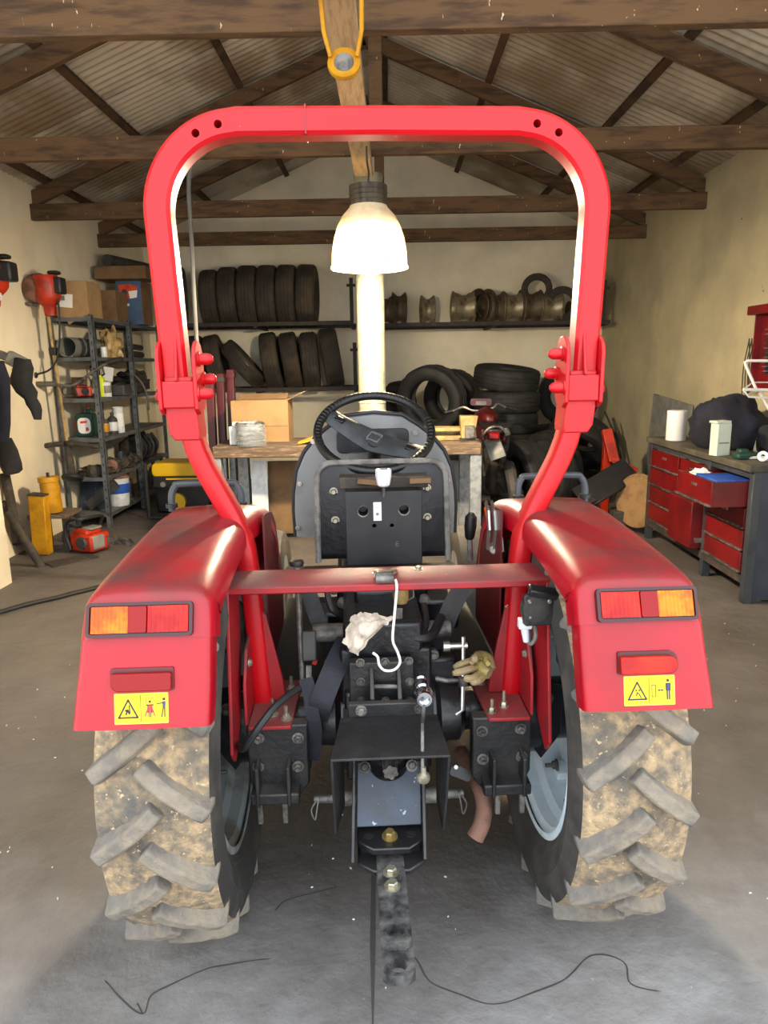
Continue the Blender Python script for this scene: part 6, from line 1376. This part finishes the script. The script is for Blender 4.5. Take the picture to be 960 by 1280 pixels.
m = MB(); m.blob((2.42, 4.46, zb+.085), (.12,.10,.10), 14, .3, 2, flat=-.085); solo('black_bag', m, 'black_cloth', 'small black bag lying right of the jacket on the bench', 'bag', smooth=70)
m = MB(); a = onb(922,4.22); m.box(a+V((.10,0,.02)), (.22,.07,.035), RZ(.1)); m.box(a+V((.05,.02,.045)), (.06,.05,.03)); solo('green_tool', m, 'green_dark', 'dark green power tool lying on the near end of the bench', 'tool', bevel=.01)
m = MB(); a = onb(935,4.2); m.cyl(a+V((-.04,0,.012)), a+V((.15,-.03,.012)), .01, n=10); solo('spanner', m, 'cream_paint', 'pale rod lying at the front edge of the bench', 'rod')
m = MB(); a = onb(952,4.12); m.lathe([(.012,0),(.03,.0),(.03,.03),(.012,.03)], frame(a+V((.02,0,.03)), (-.5,-1,.1)), 20, loop=True); solo('metal_ring', m, 'bright_steel', 'shiny metal ring lying at the near end of the bench', 'ring')
m = MB(); q = onb(955,4.5); m.lathe([(0,0),(.07,0),(.075,.01),(.06,.10),(.03,.13),(0,.13)], Matrix.Translation(q+V((.05,.05,0))), 20); solo('metal_cup', m, 'greypaint', 'grey metal pot under the white wire frame', 'pot')
Yw = 4.35; t = thing('folding_stand', 'white tubular folding frame standing on the tool bench', 'frame', V((at(950,540,Yw).x+.05, Yw, zb)))
def T2(l, r, nm, y=0):
    m = MB(); m.tube([at(px, py, Yw+dy) for px, py, dy in l], r, 8); part(nm, m, 'cream_paint', t)
T2([(945,486,0),(932,456,0),(931,453,0),(934,451,0),(985,451,0)], .009, 'top_tube')
T2([(929,487,-.03),(985,488,-.03)], .010, 'cross_tube'); T2([(929,487,-.03),(936,496,-.03),(985,499,-.03)], .006, 'cross_tube'); T2([(929,487,-.03),(941,478,.05),(985,478,.1)], .005, 'wire')
T2([(950,490,0),(963,515,0),(975,540,0)], .008, 'leg_tube')
# red wall cabinet with hooks and hung wires
t = thing('wall_cabinet', 'dark red metal tool board fixed to the right wall', 'cabinet', (XR-.05, 4.4, 1.2)); yc1 = 2.5/((915-472)/FOC); zc0, zc1 = at(915,486,5.0).z, at(915,385,5.0).z
m = MB(); m.box((XR-.03, (3.6+5.0)/2, (zc0+zc1)/2), (.05, 1.4, zc1-zc0)); part('back_board', m, 'cab_red', t, bevel=.004)
m = MB(); m.box((XR-.08, (3.6+5.02)/2, zc1-.02), (.14, 1.44, .06)); part('top_cover', m, 'cab_red', t, bevel=.006)
m = MB(); m.box((XR-.06, 5.0, (zc0+zc1)/2), (.08, .02, zc1-zc0)); part('side_post', m, 'cab_red', t)
m = MB(); m.box((XR-.06, 4.86, zc1-.28), (.015, .05, .32)); ck = part('hook_strip', m, 'rubber_dark', t)
for k in range(10): m = MB(); m.box((XR-.08, 4.85, zc1-.42+k*.03), (.04, .03, .008)); part('hook', m, 'worn_steel', ck)
m = MB(); m.box((XR-.05, 4.4, zc0+.22), (.02, 1.1, .02)); part('seam_strip', m, 'dark_red', t)
t = thing('wire_loops', 'bunch of dark wire loops hanging at the edge of the red tool board', 'wire', (XR-.1, 5.05, 1.3))
for k in range(5):
    m = MB(); x = XR-.03-.012*k; y = 5.06+.012*k; z1_ = zc1-.2; L_ = .32+.02*k
    m.tube(smoothpath([(x,y,z1_),(x,y+.05,z1_-L_*.5),(x,y+.04,z1_-L_*.95),(x-.01,y,z1_-L_),(x,y-.04,z1_-L_*.9),(x,y-.03,z1_-L_*.45),(x,y+.004,z1_)], 5), .004, 6); part('wire_loop', m, 'grime', t)
